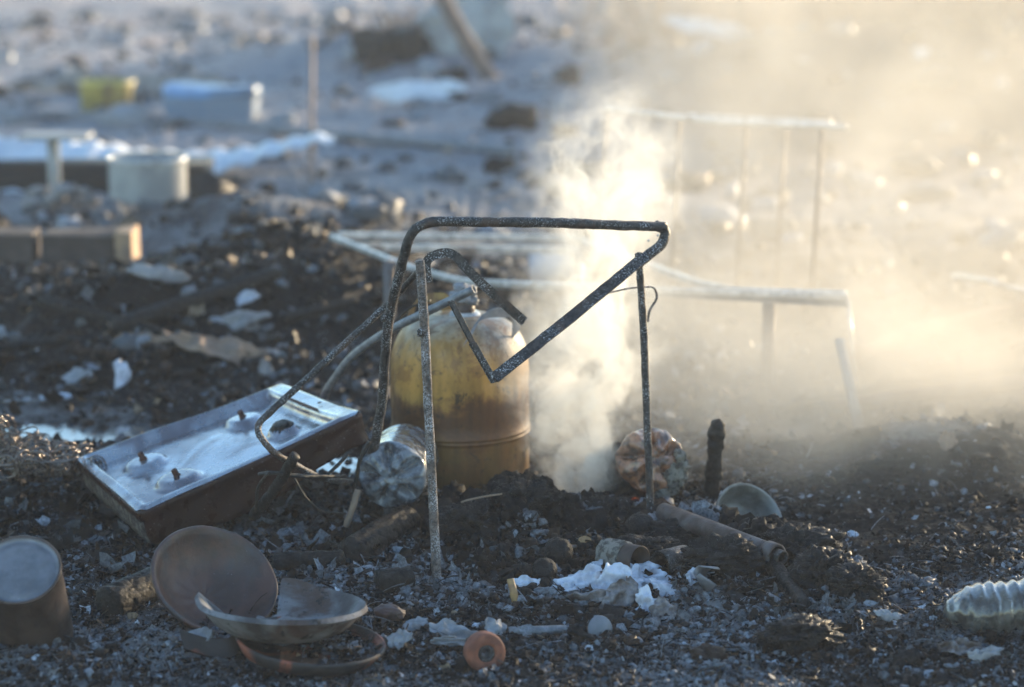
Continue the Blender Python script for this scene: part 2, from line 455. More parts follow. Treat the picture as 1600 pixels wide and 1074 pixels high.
def ground_mat():
    m, nt, b, vec, out = new_mat('burnt_ground_with_ash')
    sep = nt.nodes.new('ShaderNodeSeparateXYZ')
    nt.links.new(vec, sep.inputs[0])
    big = _noise(nt, vec, 1.3, 5, 0.6, 0.5)
    mid = _noise(nt, vec, 9, 6, 0.65, 0.3)
    fin = _noise(nt, vec, 85, 5, 0.7)
    s = _math(nt, 'ADD', _math(nt, 'MULTIPLY', big, 0.5), _math(nt, 'MULTIPLY', mid, 0.5))
    s = _math(nt, 'ADD', s, _math(nt, 'MULTIPLY', _math(nt, 'SUBTRACT', fin, 0.5), 0.35))
    at = nt.nodes.new('ShaderNodeAttribute')
    at.attribute_name = 'tone'
    s = _math(nt, 'SUBTRACT', s, _math(nt, 'MULTIPLY', at.outputs['Fac'], 0.22))
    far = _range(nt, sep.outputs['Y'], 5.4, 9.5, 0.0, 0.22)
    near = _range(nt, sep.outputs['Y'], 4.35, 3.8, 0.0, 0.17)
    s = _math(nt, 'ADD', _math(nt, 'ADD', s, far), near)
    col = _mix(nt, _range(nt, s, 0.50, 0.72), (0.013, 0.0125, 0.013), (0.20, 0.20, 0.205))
    farcol = _mix(nt, _range(nt, _noise(nt, vec, 1.1, 5, 0.6), 0.4, 0.62), (0.26, 0.275, 0.31), (0.42, 0.36, 0.35))  # pale far ash, brightened further to stand in for haze
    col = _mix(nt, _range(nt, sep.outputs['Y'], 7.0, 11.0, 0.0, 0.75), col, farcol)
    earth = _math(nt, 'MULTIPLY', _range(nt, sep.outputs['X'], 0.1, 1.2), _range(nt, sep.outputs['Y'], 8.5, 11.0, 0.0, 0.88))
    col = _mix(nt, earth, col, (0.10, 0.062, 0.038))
    brown = _range(nt, _noise(nt, vec, 3.7, 5, 0.6, 0.4), 0.55, 0.68, 0, 0.5)
    col = _mix(nt, brown, col, (0.05, 0.035, 0.026))
    nt.links.new(col, b.inputs['Base Color'])
    nt.links.new(_range(nt, _noise(nt, vec, 45, 5, 0.6), 0.35, 0.65, 0.45, 0.95), b.inputs['Roughness'])
    b.inputs['Specular IOR Level'].default_value = 0.10
    bp = nt.nodes.new('ShaderNodeBump')
    bp.inputs['Strength'].default_value = 0.9
    bp.inputs['Distance'].default_value = 0.006
    nt.links.new(_noise(nt, vec, 190, 6, 0.7), bp.inputs['Height'])
    nt.links.new(bp.outputs[0], b.inputs['Normal'])
    return m


def toned_mat(name, rough=(0.35, 0.85), bscale=300):
    """colour of each crumb comes from its own 'tone' attribute (charcoal, brown, grey or white ash)"""
    m, nt, b, vec, out = new_mat(name)
    at = nt.nodes.new('ShaderNodeAttribute')
    at.attribute_name = 'tone'
    f = _range(nt, _noise(nt, vec, 160, 4, 0.7), 0.35, 0.65, 0.55, 1.3)
    mul = nt.nodes.new('ShaderNodeVectorMath')
    mul.operation = 'SCALE'
    nt.links.new(at.outputs['Color'], mul.inputs[0])
    nt.links.new(f, mul.inputs['Scale'])
    nt.links.new(mul.outputs[0], b.inputs['Base Color'])
    nt.links.new(_range(nt, _noise(nt, vec, 60, 3), 0.35, 0.65, rough[0], rough[1]), b.inputs['Roughness'])
    b.inputs['Specular IOR Level'].default_value = 0.14
    bp = nt.nodes.new('ShaderNodeBump')
    bp.inputs['Strength'].default_value = 0.7
    bp.inputs['Distance'].default_value = 0.003
    nt.links.new(_noise(nt, vec, bscale, 5, 0.7), bp.inputs['Height'])
    nt.links.new(bp.outputs[0], b.inputs['Normal'])
    return m


M['ground'] = ground_mat()
M['crumb'] = toned_mat('burnt_crumbs')


def water_mat():
    m, nt, b, vec, out = new_mat('still_meltwater')
    nt.links.new(_mix(nt, _noise(nt, vec, 12, 4), (0.05, 0.05, 0.055), (0.12, 0.12, 0.13)), b.inputs['Base Color'])
    b.inputs['Roughness'].default_value = 0.12
    b.inputs['Metallic'].default_value = 0.0
    b.inputs['Coat Weight'].default_value = 1.0
    b.inputs['Coat Roughness'].default_value = 0.05
    bp = nt.nodes.new('ShaderNodeBump')
    bp.inputs['Strength'].default_value = 0.15
    bp.inputs['Distance'].default_value = 0.0016
    nt.links.new(_noise(nt, vec, 25, 4), bp.inputs['Height'])
    nt.links.new(bp.outputs[0], b.inputs['Normal'])
    return m


M['water'] = water_mat()


def ember_mat():
    m, nt, b, vec, out = new_mat('glowing_ember')
    b.inputs['Base Color'].default_value = (0.02, 0.01, 0.008, 1)
    b.inputs['Roughness'].default_value = 0.8
    b.inputs['Emission Color'].default_value = (1.0, 0.16, 0.03, 1)
    nt.links.new(_range(nt, _noise(nt, vec, 130, 4), 0.45, 0.62, 0.0, 0.35), b.inputs['Emission Strength'])
    return m


M['ember'] = ember_mat()

# ------------------------------------------------------------------ object helpers
ORG = Vector((0, 0, 0))


class MB:
    def __init__(s):
        s.v, s.f, s.n = [], [], 0

    def add(s, v, f):
        v = np.asarray(v, float).reshape(-1, 3)
        s.v.append(v)
        s.f += [tuple(i + s.n for i in q) for q in f]
        s.n += len(v)
        return s

    def verts(s):
        return np.concatenate(s.v)

    def build(s, name, m, parent=None, smooth=True, solid=0.0, sub=0, kind=None, org=None, bev=0.0):
        o0 = ORG if org is None else org
        v = s.verts() - np.array(o0)
        me = bpy.data.meshes.new(name)
        me.from_pydata(v.tolist(), [], s.f)
        me.materials.append(M[m] if isinstance(m, str) else m)
        if smooth:
            me.shade_smooth()
        me.update()
        ob = bpy.data.objects.new(name, me)
        COL.objects.link(ob)
        if parent is not None:
            ob.parent = parent
        else:
            ob.location = o0
        if solid:
            md = ob.modifiers.new('solid', 'SOLIDIFY')
            md.thickness = solid
            md.offset = 0.0
        if bev:
            md = ob.modifiers.new('bevel', 'BEVEL')
            md.width = bev
            md.segments = 2
        if sub:
            md = ob.modifiers.new('sub', 'SUBSURF')
            md.levels = sub
            md.render_levels = sub
        if kind:
            ob['kind'] = kind
        return ob


def thing(name, label, cat, base, group=None):
    global ORG
    ORG = Vector(base)
    o = bpy.data.objects.new(name, None)
    o.empty_display_size = 0.05
    COL.objects.link(o)
    o.location = ORG
    o['label'] = label
    o['category'] = cat
    if group:
        o['group'] = group
    return o


def tag(o, label, cat, group=None, kind=None):
    o['label'] = label
    o['category'] = cat
    if group:
        o['group'] = group
    if kind:
        o['kind'] = kind
    return o


def single(mb, name, m, label, cat, base=None, group=None, **k):
    """a thing that is one mesh, its origin at its base"""
    v = mb.verts()
    if base is None:
        c = v.mean(0)
        base = Vector((c[0], c[1], v[:, 2].min()))
    o = mb.build(name, m, None, org=Vector(base), **k)
    return tag(o, label, cat, group)


def fillet(pts, r, n=6):
    """round the corners of a polyline"""
    pts = [Vector(p) for p in pts]
    out = [pts[0]]
    for i in range(1, len(pts) - 1):
        a, b, c = pts[i - 1], pts[i], pts[i + 1]
        rr = r[i - 1] if isinstance(r, (list, tuple)) else r
        d1, d2 = (a - b), (c - b)
        t = min(rr, d1.length * 0.45, d2.length * 0.45)
        p1, p2 = b + d1.normalized() * t, b + d2.normalized() * t
        for k in range(n + 1):
            s = k / n
            out.append(p1 * (1 - s) ** 2 + b * 2 * s * (1 - s) + p2 * s * s)
    out.append(pts[-1])
    return out


def circle(r, n=12):
    return [(r * math.cos(2 * PI * i / n), r * math.sin(2 * PI * i / n)) for i in range(n)]


def angle_iron(w, t):
    return [(0, 0), (w, 0), (w, t), (t, t), (t, w), (0, w)]


def sweep(mb, path, prof, up=(0, 0, 1), caps=True, scale=None, wob=0.0, seed=0):
    path = [Vector(p) for p in path]
    n, k = len(path), len(prof)
    V, F = [], []
    t0 = (path[1] - path[0]).normalized()
    ref = Vector(up)
    if abs(t0.dot(ref)) > 0.95:
        ref = Vector((1, 0, 0))
    nrm = (ref - t0 * ref.dot(t0)).normalized()
    for i, p in enumerate(path):
        t = (path[min(i + 1, n - 1)] - path[max(i - 1, 0)]).normalized()
        nrm = (nrm - t * nrm.dot(t)).normalized()
        bi = t.cross(nrm)
        s = scale[i] if scale is not None else 1.0
        for (a, b_) in prof:
            V.append(p + (bi * a + nrm * b_) * s)
    for i in range(n - 1):
        for j in range(k):
            F.append((i * k + j, i * k + (j + 1) % k, (i + 1) * k + (j + 1) % k, (i + 1) * k + j))
    if caps:
        F.append(tuple(range(k))[::-1])
        F.append(tuple((n - 1) * k + j for j in range(k)))
    V = np.array([tuple(v) for v in V])
    if wob:
        V += wob * np.stack([vn(V[:, 0] * 90, V[:, 1] * 90, V[:, 2] * 90, seed + q) for q in range(3)], 1)
    mb.add(V, F)
    return mb


def resample(path, step):
    out = [Vector(path[0])]
    for a, b in zip(path[:-1], path[1:]):
        a, b = Vector(a), Vector(b)
        n = max(1, int((b - a).length / step))
        for k in range(1, n + 1):
            out.append(a.lerp(b, k / n))
    return out


def tube(path, r, n=12, **k):
    return sweep(MB(), path, circle(r, n), **k)


def pipe_hollow(path, r, t, n=20):
    mb = MB()
    sweep(mb, path, circle(r, n), caps=False)
    m2 = MB()
    sweep(m2, path, circle(r - t, n), caps=False)
    v = m2.verts()
    mb.add(v, [q[::-1] for q in m2.f])
    N = len(v)
    L = len(path)
    for e in (0, L - 1):
        for j in range(n):
            a, b = e * n + j, e * n + (j + 1) % n
            q = (a, b, N + b, N + a)
            mb.f.append(q if e else q[::-1])
    return mb


def frame_mat(origin, zdir, xhint=(1, 0, 0)):
    z = Vector(zdir).normalized()
    x = Vector(xhint)
    x = (x - z * x.dot(z)).normalized()
    y = z.cross(x)
    m = Matrix(((x.x, y.x, z.x, origin[0]), (x.y, y.y, z.y, origin[1]), (x.z, y.z, z.z, origin[2]), (0, 0, 0, 1)))
    return m


def xf(mat4, V):
    V = np.asarray(V, float)
    A = np.array(mat4)
    return V @ A[:3, :3].T + A[:3, 3]


def lathe(prof, n=48, mat=None, a0=0.0, a1=2 * PI, mod=None):
    """prof = [(r, z)...]; mod(theta, i, r, z) -> (r, z)"""
    full = abs(a1 - a0 - 2 * PI) < 1e-6
    cols = n if full else n + 1
    V, F = [], []
    for j in range(cols):
        th = a0 + (a1 - a0) * j / n
        for i, (r, z) in enumerate(prof):
            if mod:
                r, z = mod(th, i, r, z)
            V.append((r * math.cos(th), r * math.sin(th), z))
    k = len(prof)
    for j in range(n):
        j2 = (j + 1) % cols
        for i in range(k - 1):
            F.append((j * k + i, j2 * k + i, j2 * k + i + 1, j * k + i + 1))
    V = np.array(V)
    if mat is not None:
        V = xf(mat, V)
    return MB().add(V, F)


_ico_cache = {}


def ico(sub):
    if sub in _ico_cache:
        return _ico_cache[sub]
    import bmesh
    bm = bmesh.new()
    bmesh.ops.create_icosphere(bm, subdivisions=sub, radius=1.0)
    v = np.array([x.co[:] for x in bm.verts])
    f = [tuple(x.index for x in q.verts) for q in bm.faces]
    bm.free()
    _ico_cache[sub] = (v, f)
    return v, f


def rock(c, rad, seed, sub=4, amp=0.35, freq=1.7, ridge=0.25, rot=0.0, octv=5, mb=None):
    """a knobbly burnt lump"""
    v, f = ico(sub)
    n = fbm3(v[:, 0] * freq + seed * 3.1, v[:, 1] * freq, v[:, 2] * freq, octv, seed, 0.55)
    rd = 1 - np.abs(fbm3(v[:, 0] * freq * 2.7, v[:, 1] * freq * 2.7 + seed, v[:, 2] * freq * 2.7, 3, seed + 50))
    s = 1 + amp * n + ridge * (rd - 0.6)
    V = v * s[:, None] * np.array(rad)
    cr, sr = math.cos(rot), math.sin(rot)
    V = np.stack([V[:, 0] * cr - V[:, 1] * sr, V[:, 0] * sr + V[:, 1] * cr, V[:, 2]], 1)
    V += np.array(c)
    mb = mb or MB()
    return mb.add(V, f)


def sheet(c, rx, ry, normal, seed, xh=(1, 0, 0), crump=0.25, rag=0.35, nr=16, na=84, curl=0.0, mb=None):
    """a ragged crumpled piece of thin sheet"""
    V = [(0, 0, 0)]
    F = []
    th = np.arange(na) * 2 * PI / na
    rr = 1 + rag * (vn(np.cos(th) * 1.6, np.sin(th) * 1.6, 0.3, seed) + 0.45 * vn(np.cos(th) * 4, np.sin(th) * 4, 0.7, seed + 3))
    P_ = [np.array([[0.0, 0.0]])]
    for i in range(1, nr + 1):
        P_.append(np.stack([np.cos(th) * rr * i / nr, np.sin(th) * rr * i / nr], 1))
    xy = np.concatenate(P_)
    R = max(rx, ry)
    fold = 1 - np.abs(vn(xy[:, 0] * 1.3 + seed, xy[:, 1] * 1.3, 0.1, seed + 9)) * 2
    z = crump * R * (fold * 0.6 + 0.35 * vn(xy[:, 0] * 3.2, xy[:, 1] * 3.2, 0.9, seed + 5)) + curl * R * (xy[:, 0] ** 2)
    loc = np.stack([xy[:, 0] * rx, xy[:, 1] * ry, z], 1)
    for j in range(na):
        F.append((0, 1 + j, 1 + (j + 1) % na))
    for i in range(nr - 1):
        for j in range(na):
            a, b = 1 + i * na + j, 1 + i * na + (j + 1) % na
            F.append((a, a + na, b + na, b))
    mb = mb or MB()
    return mb.add(xf(frame_mat(c, normal, xh), loc), F)


def box(mb, c, size, mat=None, jit=0.0, seed=0, nx=1, ny=1, nz=1):
    x, y, z = [s / 2 for s in size]
    v = np.array([(sx * x, sy * y, sz * z) for sx in (-1, 1) for sy in (-1, 1) for sz in (-1, 1)])
    if jit:
        v += jit * np.random.default_rng(seed).uniform(-1, 1, v.shape)
    f = [(0, 1, 3, 2), (4, 6, 7, 5), (0, 4, 5, 1), (2, 3, 7, 6), (0, 2, 6, 4), (1, 5, 7, 3)]
    v = xf(mat, v) if mat is not None else v + np.array(c)
    return mb.add(v, f)


def fast_mesh(name, V, tris, m, tone=None, kind='stuff', label=None, cat=None):
    me = bpy.data.meshes.new(name)
    nv, nt_ = len(V), len(tris)
    w = tris.shape[1]
    me.vertices.add(nv)
    me.vertices.foreach_set('co', V.astype(np.float32).ravel())
    me.loops.add(nt_ * w)
    me.loops.foreach_set('vertex_index', tris.astype(np.int32).ravel())
    me.polygons.add(nt_)
    me.polygons.foreach_set('loop_start', (np.arange(nt_) * w).astype(np.int32))
    me.update(calc_edges=True)
    if tone is not None:
        at = me.color_attributes.new('tone', 'FLOAT_COLOR', 'POINT')
        at.data.foreach_set('color', np.concatenate([tone, np.ones((nv, 1))], 1).astype(np.float32).ravel())
    me.materials.append(M[m])
    ob = bpy.data.objects.new(name, me)
    COL.objects.link(ob)
    ob['kind'] = kind
    if label:
        ob['label'] = label
        ob['category'] = cat
    return ob


# ------------------------------------------------------------------ ground
def axis(a, b, step, lo, hi, g):
    c = list(np.arange(a, b, step))
    s, x = step, b
    while x < hi:
        c.append(x)
        s *= g
        x += s
    c.append(hi)
    s, x = step, a - step
    left = []
    while x > lo:
        left.append(x)
        s *= g
        x -= s
    left.append(lo)
    return np.array(left[::-1] + c)


xs = axis(-1.35, 1.35, 0.0058, -260, 260, 1.06)
ys = axis(3.35, 5.9, 0.0058, -40, 420, 1.028)
gx, gy = np.meshgrid(xs, ys)
gz = height(gx, gy)
far_fade = np.interp(gy, [40, 120], [1, 0]) * np.interp(np.abs(gx), [30, 90], [1, 0])
gz = gz * far_fade
V = np.stack([gx.ravel(), gy.ravel(), gz.ravel()], 1)
nx_, ny_ = len(xs), len(ys)
ii = (np.arange(ny_ - 1)[:, None] * nx_ + np.arange(nx_ - 1)[None, :]).ravel()
Q = np.stack([ii, ii + 1, ii + nx_ + 1, ii + nx_], 1)
_burn = np.clip(on_mound(gx, gy) * 1.6 + bump(gx, gy, P(350, 480, 6.5).x, 6.6, 0.6, 0.35, 0.9, 0.4), 0, 1)
_burn = (_burn - 0.9 * ash_patch(gx, gy) * (gy < 6) + 0.25).ravel()
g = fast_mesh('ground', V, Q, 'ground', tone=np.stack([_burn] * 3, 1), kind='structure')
g.data.shade_smooth()


def puddle(u, v, Y, rx, ry, z, seed):
    c = P(u, v, Y)
    th = np.arange(60) * 2 * PI / 60
    rr = 1 + 0.3 * vn(np.cos(th) * 1.5, np.sin(th) * 1.5, 0.2, seed)
    V = [(c.x, Y, z)] + [(c.x + rx * rr[i] * math.cos(t), Y + ry * rr[i] * math.sin(t), z) for i, t in enumerate(th)]
    mb = MB().add(V, [(0, 1 + i, 1 + (i + 1) % 60) for i in range(60)])
    return mb.build('puddle', 'water', None, kind='structure', org=Vector((c.x, Y, z)))


puddle(170, 668, 5.42, 0.42, 0.16, -0.024, 4)
puddle(505, 748, 5.05, 0.14, 0.10, -0.006, 8)


# ------------------------------------------------------------------ loose burnt litter (nobody could count it)
def scatter(n, xr, yr, dens=None, seed=1):
    r = np.random.default_rng(seed)
    out = []
    while sum(len(a) for a in out) < n:
        x = r.uniform(xr[0], xr[1], n)
        y = r.uniform(yr[0], yr[1], n)
        keep = np.abs(x) < 0.228 * y + 0.1
        if dens is not None:
            keep &= r.random(n) < dens(x, y)
        out.append(np.stack([x[keep], y[keep]], 1))
    p = np.concatenate(out)[:n]
    return p[:, 0], p[:, 1], r


PAL = {
    'char': (0.009, 0.009, 0.010), 'char2': (0.020, 0.019, 0.020), 'brown': (0.04, 0.026, 0.02), 'grey': (0.10, 0.108, 0.12),
    'ash': (0.22, 0.235, 0.265), 'white': (0.46, 0.49, 0.55), 'tan': (0.22, 0.16, 0.11), 'red': (0.20, 0.07, 0.04)}


def tones(r, n, mixw):
    keys = list(mixw)
    w = np.array([mixw[k] for k in keys], float)
    idx = r.choice(len(keys), n, p=w / w.sum())
    t = np.array([PAL[k] for k in keys])[idx]
    return t * r.uniform(0.7, 1.35, (n, 1))


def patch_tones(x, y, r, t):
    n = len(x)
    p = ash_patch(x, y) * np.clip((6.0 - y) / 1.0, 0, 1)
    pick = r.random(n) < 0.62 * p
    ash = np.array([0.17, 0.18, 0.20])[None] * r.uniform(0.5, 1.6, (n, 1))
    return np.where(pick[:, None], ash, t)


def lumps(name, n, xr, yr, size, mixw, seed, sub=1, dens=None, flat=0.7, sink=0.3, label='', cat='', power=2.2):
    x, y, r = scatter(n, xr, yr, dens, seed)
    z = height(x, y)
    bv, bf = ico(sub)
    bf = np.array(bf)
    k = len(bv)
    s = size[0] + (size[1] - size[0]) * r.random(n) ** power
    ax = s[:, None] * np.stack([r.uniform(0.6, 1.3, n), r.uniform(0.6, 1.3, n), flat * r.uniform(0.5, 1.2, n)], 1)
    patch = vn2(x * 4.3 + 9, y * 4.3, 77) + 0.6 * vn2(x * 11, y * 11, 78)
    ax = ax * np.clip(1.0 + 0.75 * patch, 0.35, 1.8)[:, None]
    th = r.uniform(0, 2 * PI, n)
    tl = r.uniform(-0.6, 0.6, n)
    rnd = 1 + r.uniform(-0.38, 0.38, (n, k))
    L = bv[None] * rnd[:, :, None] * ax[:, None, :]
    c, sn = np.cos(tl)[:, None], np.sin(tl)[:, None]
    Lx, Lz = L[:, :, 0] * c - L[:, :, 2] * sn, L[:, :, 0] * sn + L[:, :, 2] * c
    c, sn = np.cos(th)[:, None], np.sin(th)[:, None]
    X, Y_ = Lx * c - L[:, :, 1] * sn, Lx * sn + L[:, :, 1] * c
    V = np.stack([X + x[:, None], Y_ + y[:, None], Lz + z[:, None] + (ax[:, 2] * (0.6 - sink))[:, None]], 2).reshape(-1, 3)
    T = (bf[None] + (np.arange(n) * k)[:, None, None]).reshape(-1, 3)
    tone = np.repeat(patch_tones(x, y, r, tones(r, n, mixw)), k, 0)
    o = fast_mesh(name, V, T, 'crumb', tone, label=label, cat=cat)
    return o


def flakes(name, n, xr, yr, size, mixw, seed, dens=None, label='', cat='', tilt=0.7, long=1.0, power=2.0):
    """bent flat chips: 3 x 3 vertices, curled"""
    x, y, r = scatter(n, xr, yr, dens, seed)
    z = height(x, y)
    s = size[0] + (size[1] - size[0]) * r.random(n) ** power
    gu, gv = np.meshgrid([-1, 0, 1], [-1, 0, 1])
    gu, gv = gu.ravel(), gv.ravel()
    lx = s[:, None] * gu[None] * r.uniform(0.5, 1.2, (n, 1)) * long + s[:, None] * r.uniform(-0.35, 0.35, (n, 9))
    ly = s[:, None] * gv[None] * r.uniform(0.4, 1.0, (n, 1)) + s[:, None] * r.uniform(-0.3, 0.3, (n, 9))
    lz = s[:, None] * (r.uniform(-0.5, 0.6, (n, 1)) * (gu[None] ** 2) + r.uniform(-0.22, 0.22, (n, 9)))
    a, b, c = r.normal(0, tilt, n), r.normal(0, tilt, n), r.uniform(0, 2 * PI, n)
    ca, sa, cb, sb, cc, sc = [q[:, None] for q in (np.cos(a), np.sin(a), np.cos(b), np.sin(b), np.cos(c), np.sin(c))]
    y1, z1 = ly * ca - lz * sa, ly * sa + lz * ca
    x2, z2 = lx * cb + z1 * sb, -lx * sb + z1 * cb
    X, Y_ = x2 * cc - y1 * sc, x2 * sc + y1 * cc
    V = np.stack([X + x[:, None], Y_ + y[:, None], z2 + z[:, None] + 0.35 * s[:, None] * (1 + np.abs(a[:, None]))], 2).reshape(-1, 3)
    q = []
    for i in range(2):
        for j in range(2):
            p = i * 3 + j
            q += [(p, p + 1, p + 4), (p, p + 4, p + 3)]
    T = (np.array(q)[None] + (np.arange(n) * 9)[:, None, None]).reshape(-1, 3)
    tone = np.repeat(patch_tones(x, y, r, tones(r, n, mixw)), 9, 0)
    return fast_mesh(name, V, T, 'crumb', tone, label=label, cat=cat)


def twigs(name, n, xr, yr, size, mixw, seed, rad=(0.0006, 0.002), dens=None, label='', cat=''):
    x, y, r = scatter(n, xr, yr, dens, seed)
    z = height(x, y)
    L = size[0] + (size[1] - size[0]) * r.random(n) ** 2
    th = r.uniform(0, 2 * PI, n)
    el = r.normal(0.05, 0.28, n)
    rd = r.uniform(rad[0], rad[1], n)
    segs = 4
    pts = []
    bend = r.normal(0, 0.25, (n, 2))
    for k in range(segs + 1):
        t = k / segs - 0.5
        off = (0.25 - t * t)
        px = x + L * t * np.cos(th) * np.cos(el) - L * off * bend[:, 0] * np.sin(th)
        py = y + L * t * np.sin(th) * np.cos(el) + L * off * bend[:, 0] * np.cos(th)
        pz = z + 0.004 + np.abs(L * 0.5 * np.sin(el)) + L * t * np.sin(el) + L * off * np.abs(bend[:, 1])
        pts.append(np.stack([px, py, pz], 1))
    V = []
    nx1, ny1 = -np.sin(th), np.cos(th)
    for k in range(segs + 1):
        for (a, b) in ((1, 0), (-0.5, 0.87), (-0.5, -0.87)):
            w = rd * (1 - 0.5 * k / segs)
            V.append(pts[k] + np.stack([nx1 * a * w, ny1 * a * w, b * w], 1))
    V = np.stack(V, 1).reshape(-1, 3)
    q = []
    for k in range(segs):
        for j in range(3):
            a, b = k * 3 + j, k * 3 + (j + 1) % 3
            q += [(a, b, b + 3), (a, b + 3, a + 3)]
    kk = (segs + 1) * 3
    T = (np.array(q)[None] + (np.arange(n) * kk)[:, None, None]).reshape(-1, 3)
    tone = np.repeat(tones(r, n, mixw), kk, 0)
    return fast_mesh(name, V, T, 'crumb', tone, label=label, cat=cat)


def off_mound(x, y):
    return 1 - 0.75 * on_mound(x, y)


def dry(x, y):
    bare = 1 - 0.7 * np.clip((x - 0.45) / 0.2, 0, 1) * np.clip((y - 4.35) / 0.2, 0, 1)
    return bare * off_mound(x, y) * (1 - np.exp(-(((x - P(170, 668, 5.4).x) / 0.45) ** 2 + ((y - 5.42) / 0.17) ** 2)))


def crest(x, y):
    zc = np.interp(x, _cx, _cz, left=0, right=0)
    d = y - np.interp(x, _cx, _cy)
    return np.clip(zc / 0.05, 0, 1) * np.exp(-(np.where(d < 0, d / 0.10, d / 0.05)) ** 2)


lumps('charcoal_crumbs', 34000, (-1.3, 1.3), (3.4, 5.0), (0.0012, 0.0085), dict(char=6, char2=5, brown=1.5, grey=2.2, ash=0.9, white=0.08), 21, 1, dry,
      label='small black and grey charcoal crumbs covering the near ground', cat='charcoal crumbs')
lumps('charred_clods', 380, (-1.25, 1.3), (3.45, 4.9), (0.006, 0.018), dict(char=6, char2=5, brown=1.5, grey=0.4), 22, 3, dry, power=3.0,
      label='larger burnt clods lying among the ash', cat='burnt clods')
lumps('mound_cinders', 6000, (-0.45, 0.85), (3.8, 4.85), (0.003, 0.014), dict(char=8, char2=5, brown=1.2, grey=0.6), 23, 2, on_mound, sink=0.2, power=2.0,
      label='black cinders heaped over the smoking mound', cat='cinders')
lumps('crest_cinders', 800, (-0.32, 0.75), (3.9, 4.75), (0.010, 0.028), dict(char=8, char2=4, brown=0.8), 24, 3, crest, sink=0.3, flat=1.0, power=1.6,
      label='knobbly black cinders along the crest of the mound', cat='cinders')
flakes('ash_flakes', 24000, (-1.3, 1.3), (3.4, 5.0), (0.0015, 0.008), dict(char=4, char2=5, grey=4, ash=2.4, white=0.35, brown=2, tan=0.3), 31, dry,
       label='pale and dark ash flakes strewn over the near ground', cat='ash flakes')
flakes('pale_ash_dust', 14000, (-1.1, 1.1), (3.4, 4.35), (0.0012, 0.006), dict(grey=4, ash=4, white=0.5, char2=2), 37, dry,
       label='pale grey ash dust and flecks covering the nearest ground', cat='ash dust')
flakes('char_flakes', 6500, (-0.45, 0.9), (3.7, 4.8), (0.003, 0.014), dict(char=8, char2=6, grey=2.0, ash=0.7, brown=1.5), 32, on_mound,
       label='black curled char flakes on the smoking mound', cat='char flakes')
flakes('burnt_scraps', 3600, (-1.3, 0.0), (4.2, 5.4), (0.005, 0.022), dict(char=7, char2=6, grey=2.5, ash=1.2, brown=2.5, white=0.25), 33, dry, power=3,
       label='tangled burnt scraps around and behind the cooker', cat='burnt scraps')
twigs('burnt_twigs', 4200, (-1.2, 1.3), (3.5, 5.2), (0.012, 0.06), dict(char=6, char2=5, grey=3, ash=1.2, tan=0.6), 41, dens=dry,
      label='thin burnt twigs and fibres littering the ground', cat='burnt twigs')
flakes('mid_ground_scraps', 9000, (-2.0, 2.0), (5.0, 7.6), (0.004, 0.020), dict(char=5, char2=6, grey=5, ash=3.4, white=0.12, brown=4, tan=0.8), 34, dry, power=3,
       label='burnt scraps strewn over the ground behind the cooker', cat='burnt scraps')
lumps('mid_ground_rubble', 5200, (-2.0, 2.0), (4.9, 8.4), (0.003, 0.020), dict(char=4, char2=6, grey=4, ash=2.0, brown=4, white=0.04), 35, 2, dry, power=4,
      label='small dark rubble on the ground in the middle distance', cat='rubble')
lumps('far_rubble', 2600, (-4.5, 4.5), (8.0, 19.0), (0.01, 0.07), dict(char2=1.5, grey=5, ash=5, brown=2, white=0.12, tan=0.6), 36, 2, None, power=4,
      label='pale and dark rubble scattered over the far ground', cat='rubble')

# ------------------------------------------------------------------ gas cylinder
base = Vector((P(719, 700, 4.95).x, 4.95, -0.05))
t = thing('gas_cylinder', 'scorched yellow gas cylinder standing upright behind the bent chair frame', 'gas cylinder', base)
R_ = 0.1485
prof = [(0.10, 0.0), (0.135, 0.0), (R_ - 0.004, 0.012), (R_, 0.03)]
zb = 0.165 - 0.0            # weld seam height above the base
for z in (0.06, 0.10, 0.14, zb - 0.011, zb - 0.0075):
    prof.append((R_, z))
prof += [(R_ + 0.0022, zb - 0.006), (R_ + 0.0022, zb - 0.002), (R_ - 0.001, zb), (R_ + 0.0022, zb + 0.002), (R_ + 0.0022, zb + 0.006), (R_, zb + 0.0085)]
for z in (0.20, 0.24, 0.27, 0.295):
    prof.append((R_, z))
for k in range(1, 15):
    a = k / 14 * PI / 2
    prof.append((max(0.0, R_ * math.cos(a) ** 0.58), 0.295 + 0.118 * math.sin(a) ** 0.95))
prof[-1] = (0.0005, 0.413)
dent = lambda th, i, r, z: (r * (1 + 0.006 * math.sin(3 * th + z * 9) * math.sin(z * 14)), z)
lathe(prof, 96, Matrix.Translation(base), mod=dent).build('body', 'tank', t)
topz = base.z + 0.412
vx, vy = P(726, 470, 4.95).x, 4.95
# collar disc under the valve, neck, burnt valve with frothy melted remains
lathe([(0.0005, 0.006), (0.030, 0.006), (0.034, 0.0), (0.040, -0.006)], 32, Matrix.Translation((vx, vy, topz))).build('neck_plate', 'pale_steel', t)
lathe([(0.018, 0), (0.022, 0.003), (0.022, 0.012), (0.018, 0.016), (0.019, 0.024)], 24, Matrix.Translation((vx, vy, topz + 0.004))).build('neck', 'tin_brown', t)
vm = MB()
for k, (dx, dy, dz, r) in enumerate([(0, 0, 0.036, 0.025), (0.011, -0.006, 0.032, 0.018), (-0.012, 0, 0.042, 0.018), (0.004, 0.006, 0.052, 0.020), (-0.009, -0.004, 0.060, 0.015), (0.016, -0.004, 0.026, 0.013), (0.010, -0.006, 0.047, 0.015)]):
    rock((vx + dx, vy + dy, topz + dz), (r, r, r * 0.55), 60 + k, 3, 0.3, 2.2, 0.3, mb=vm)
vm.build('valve', 'pale_grey', t)


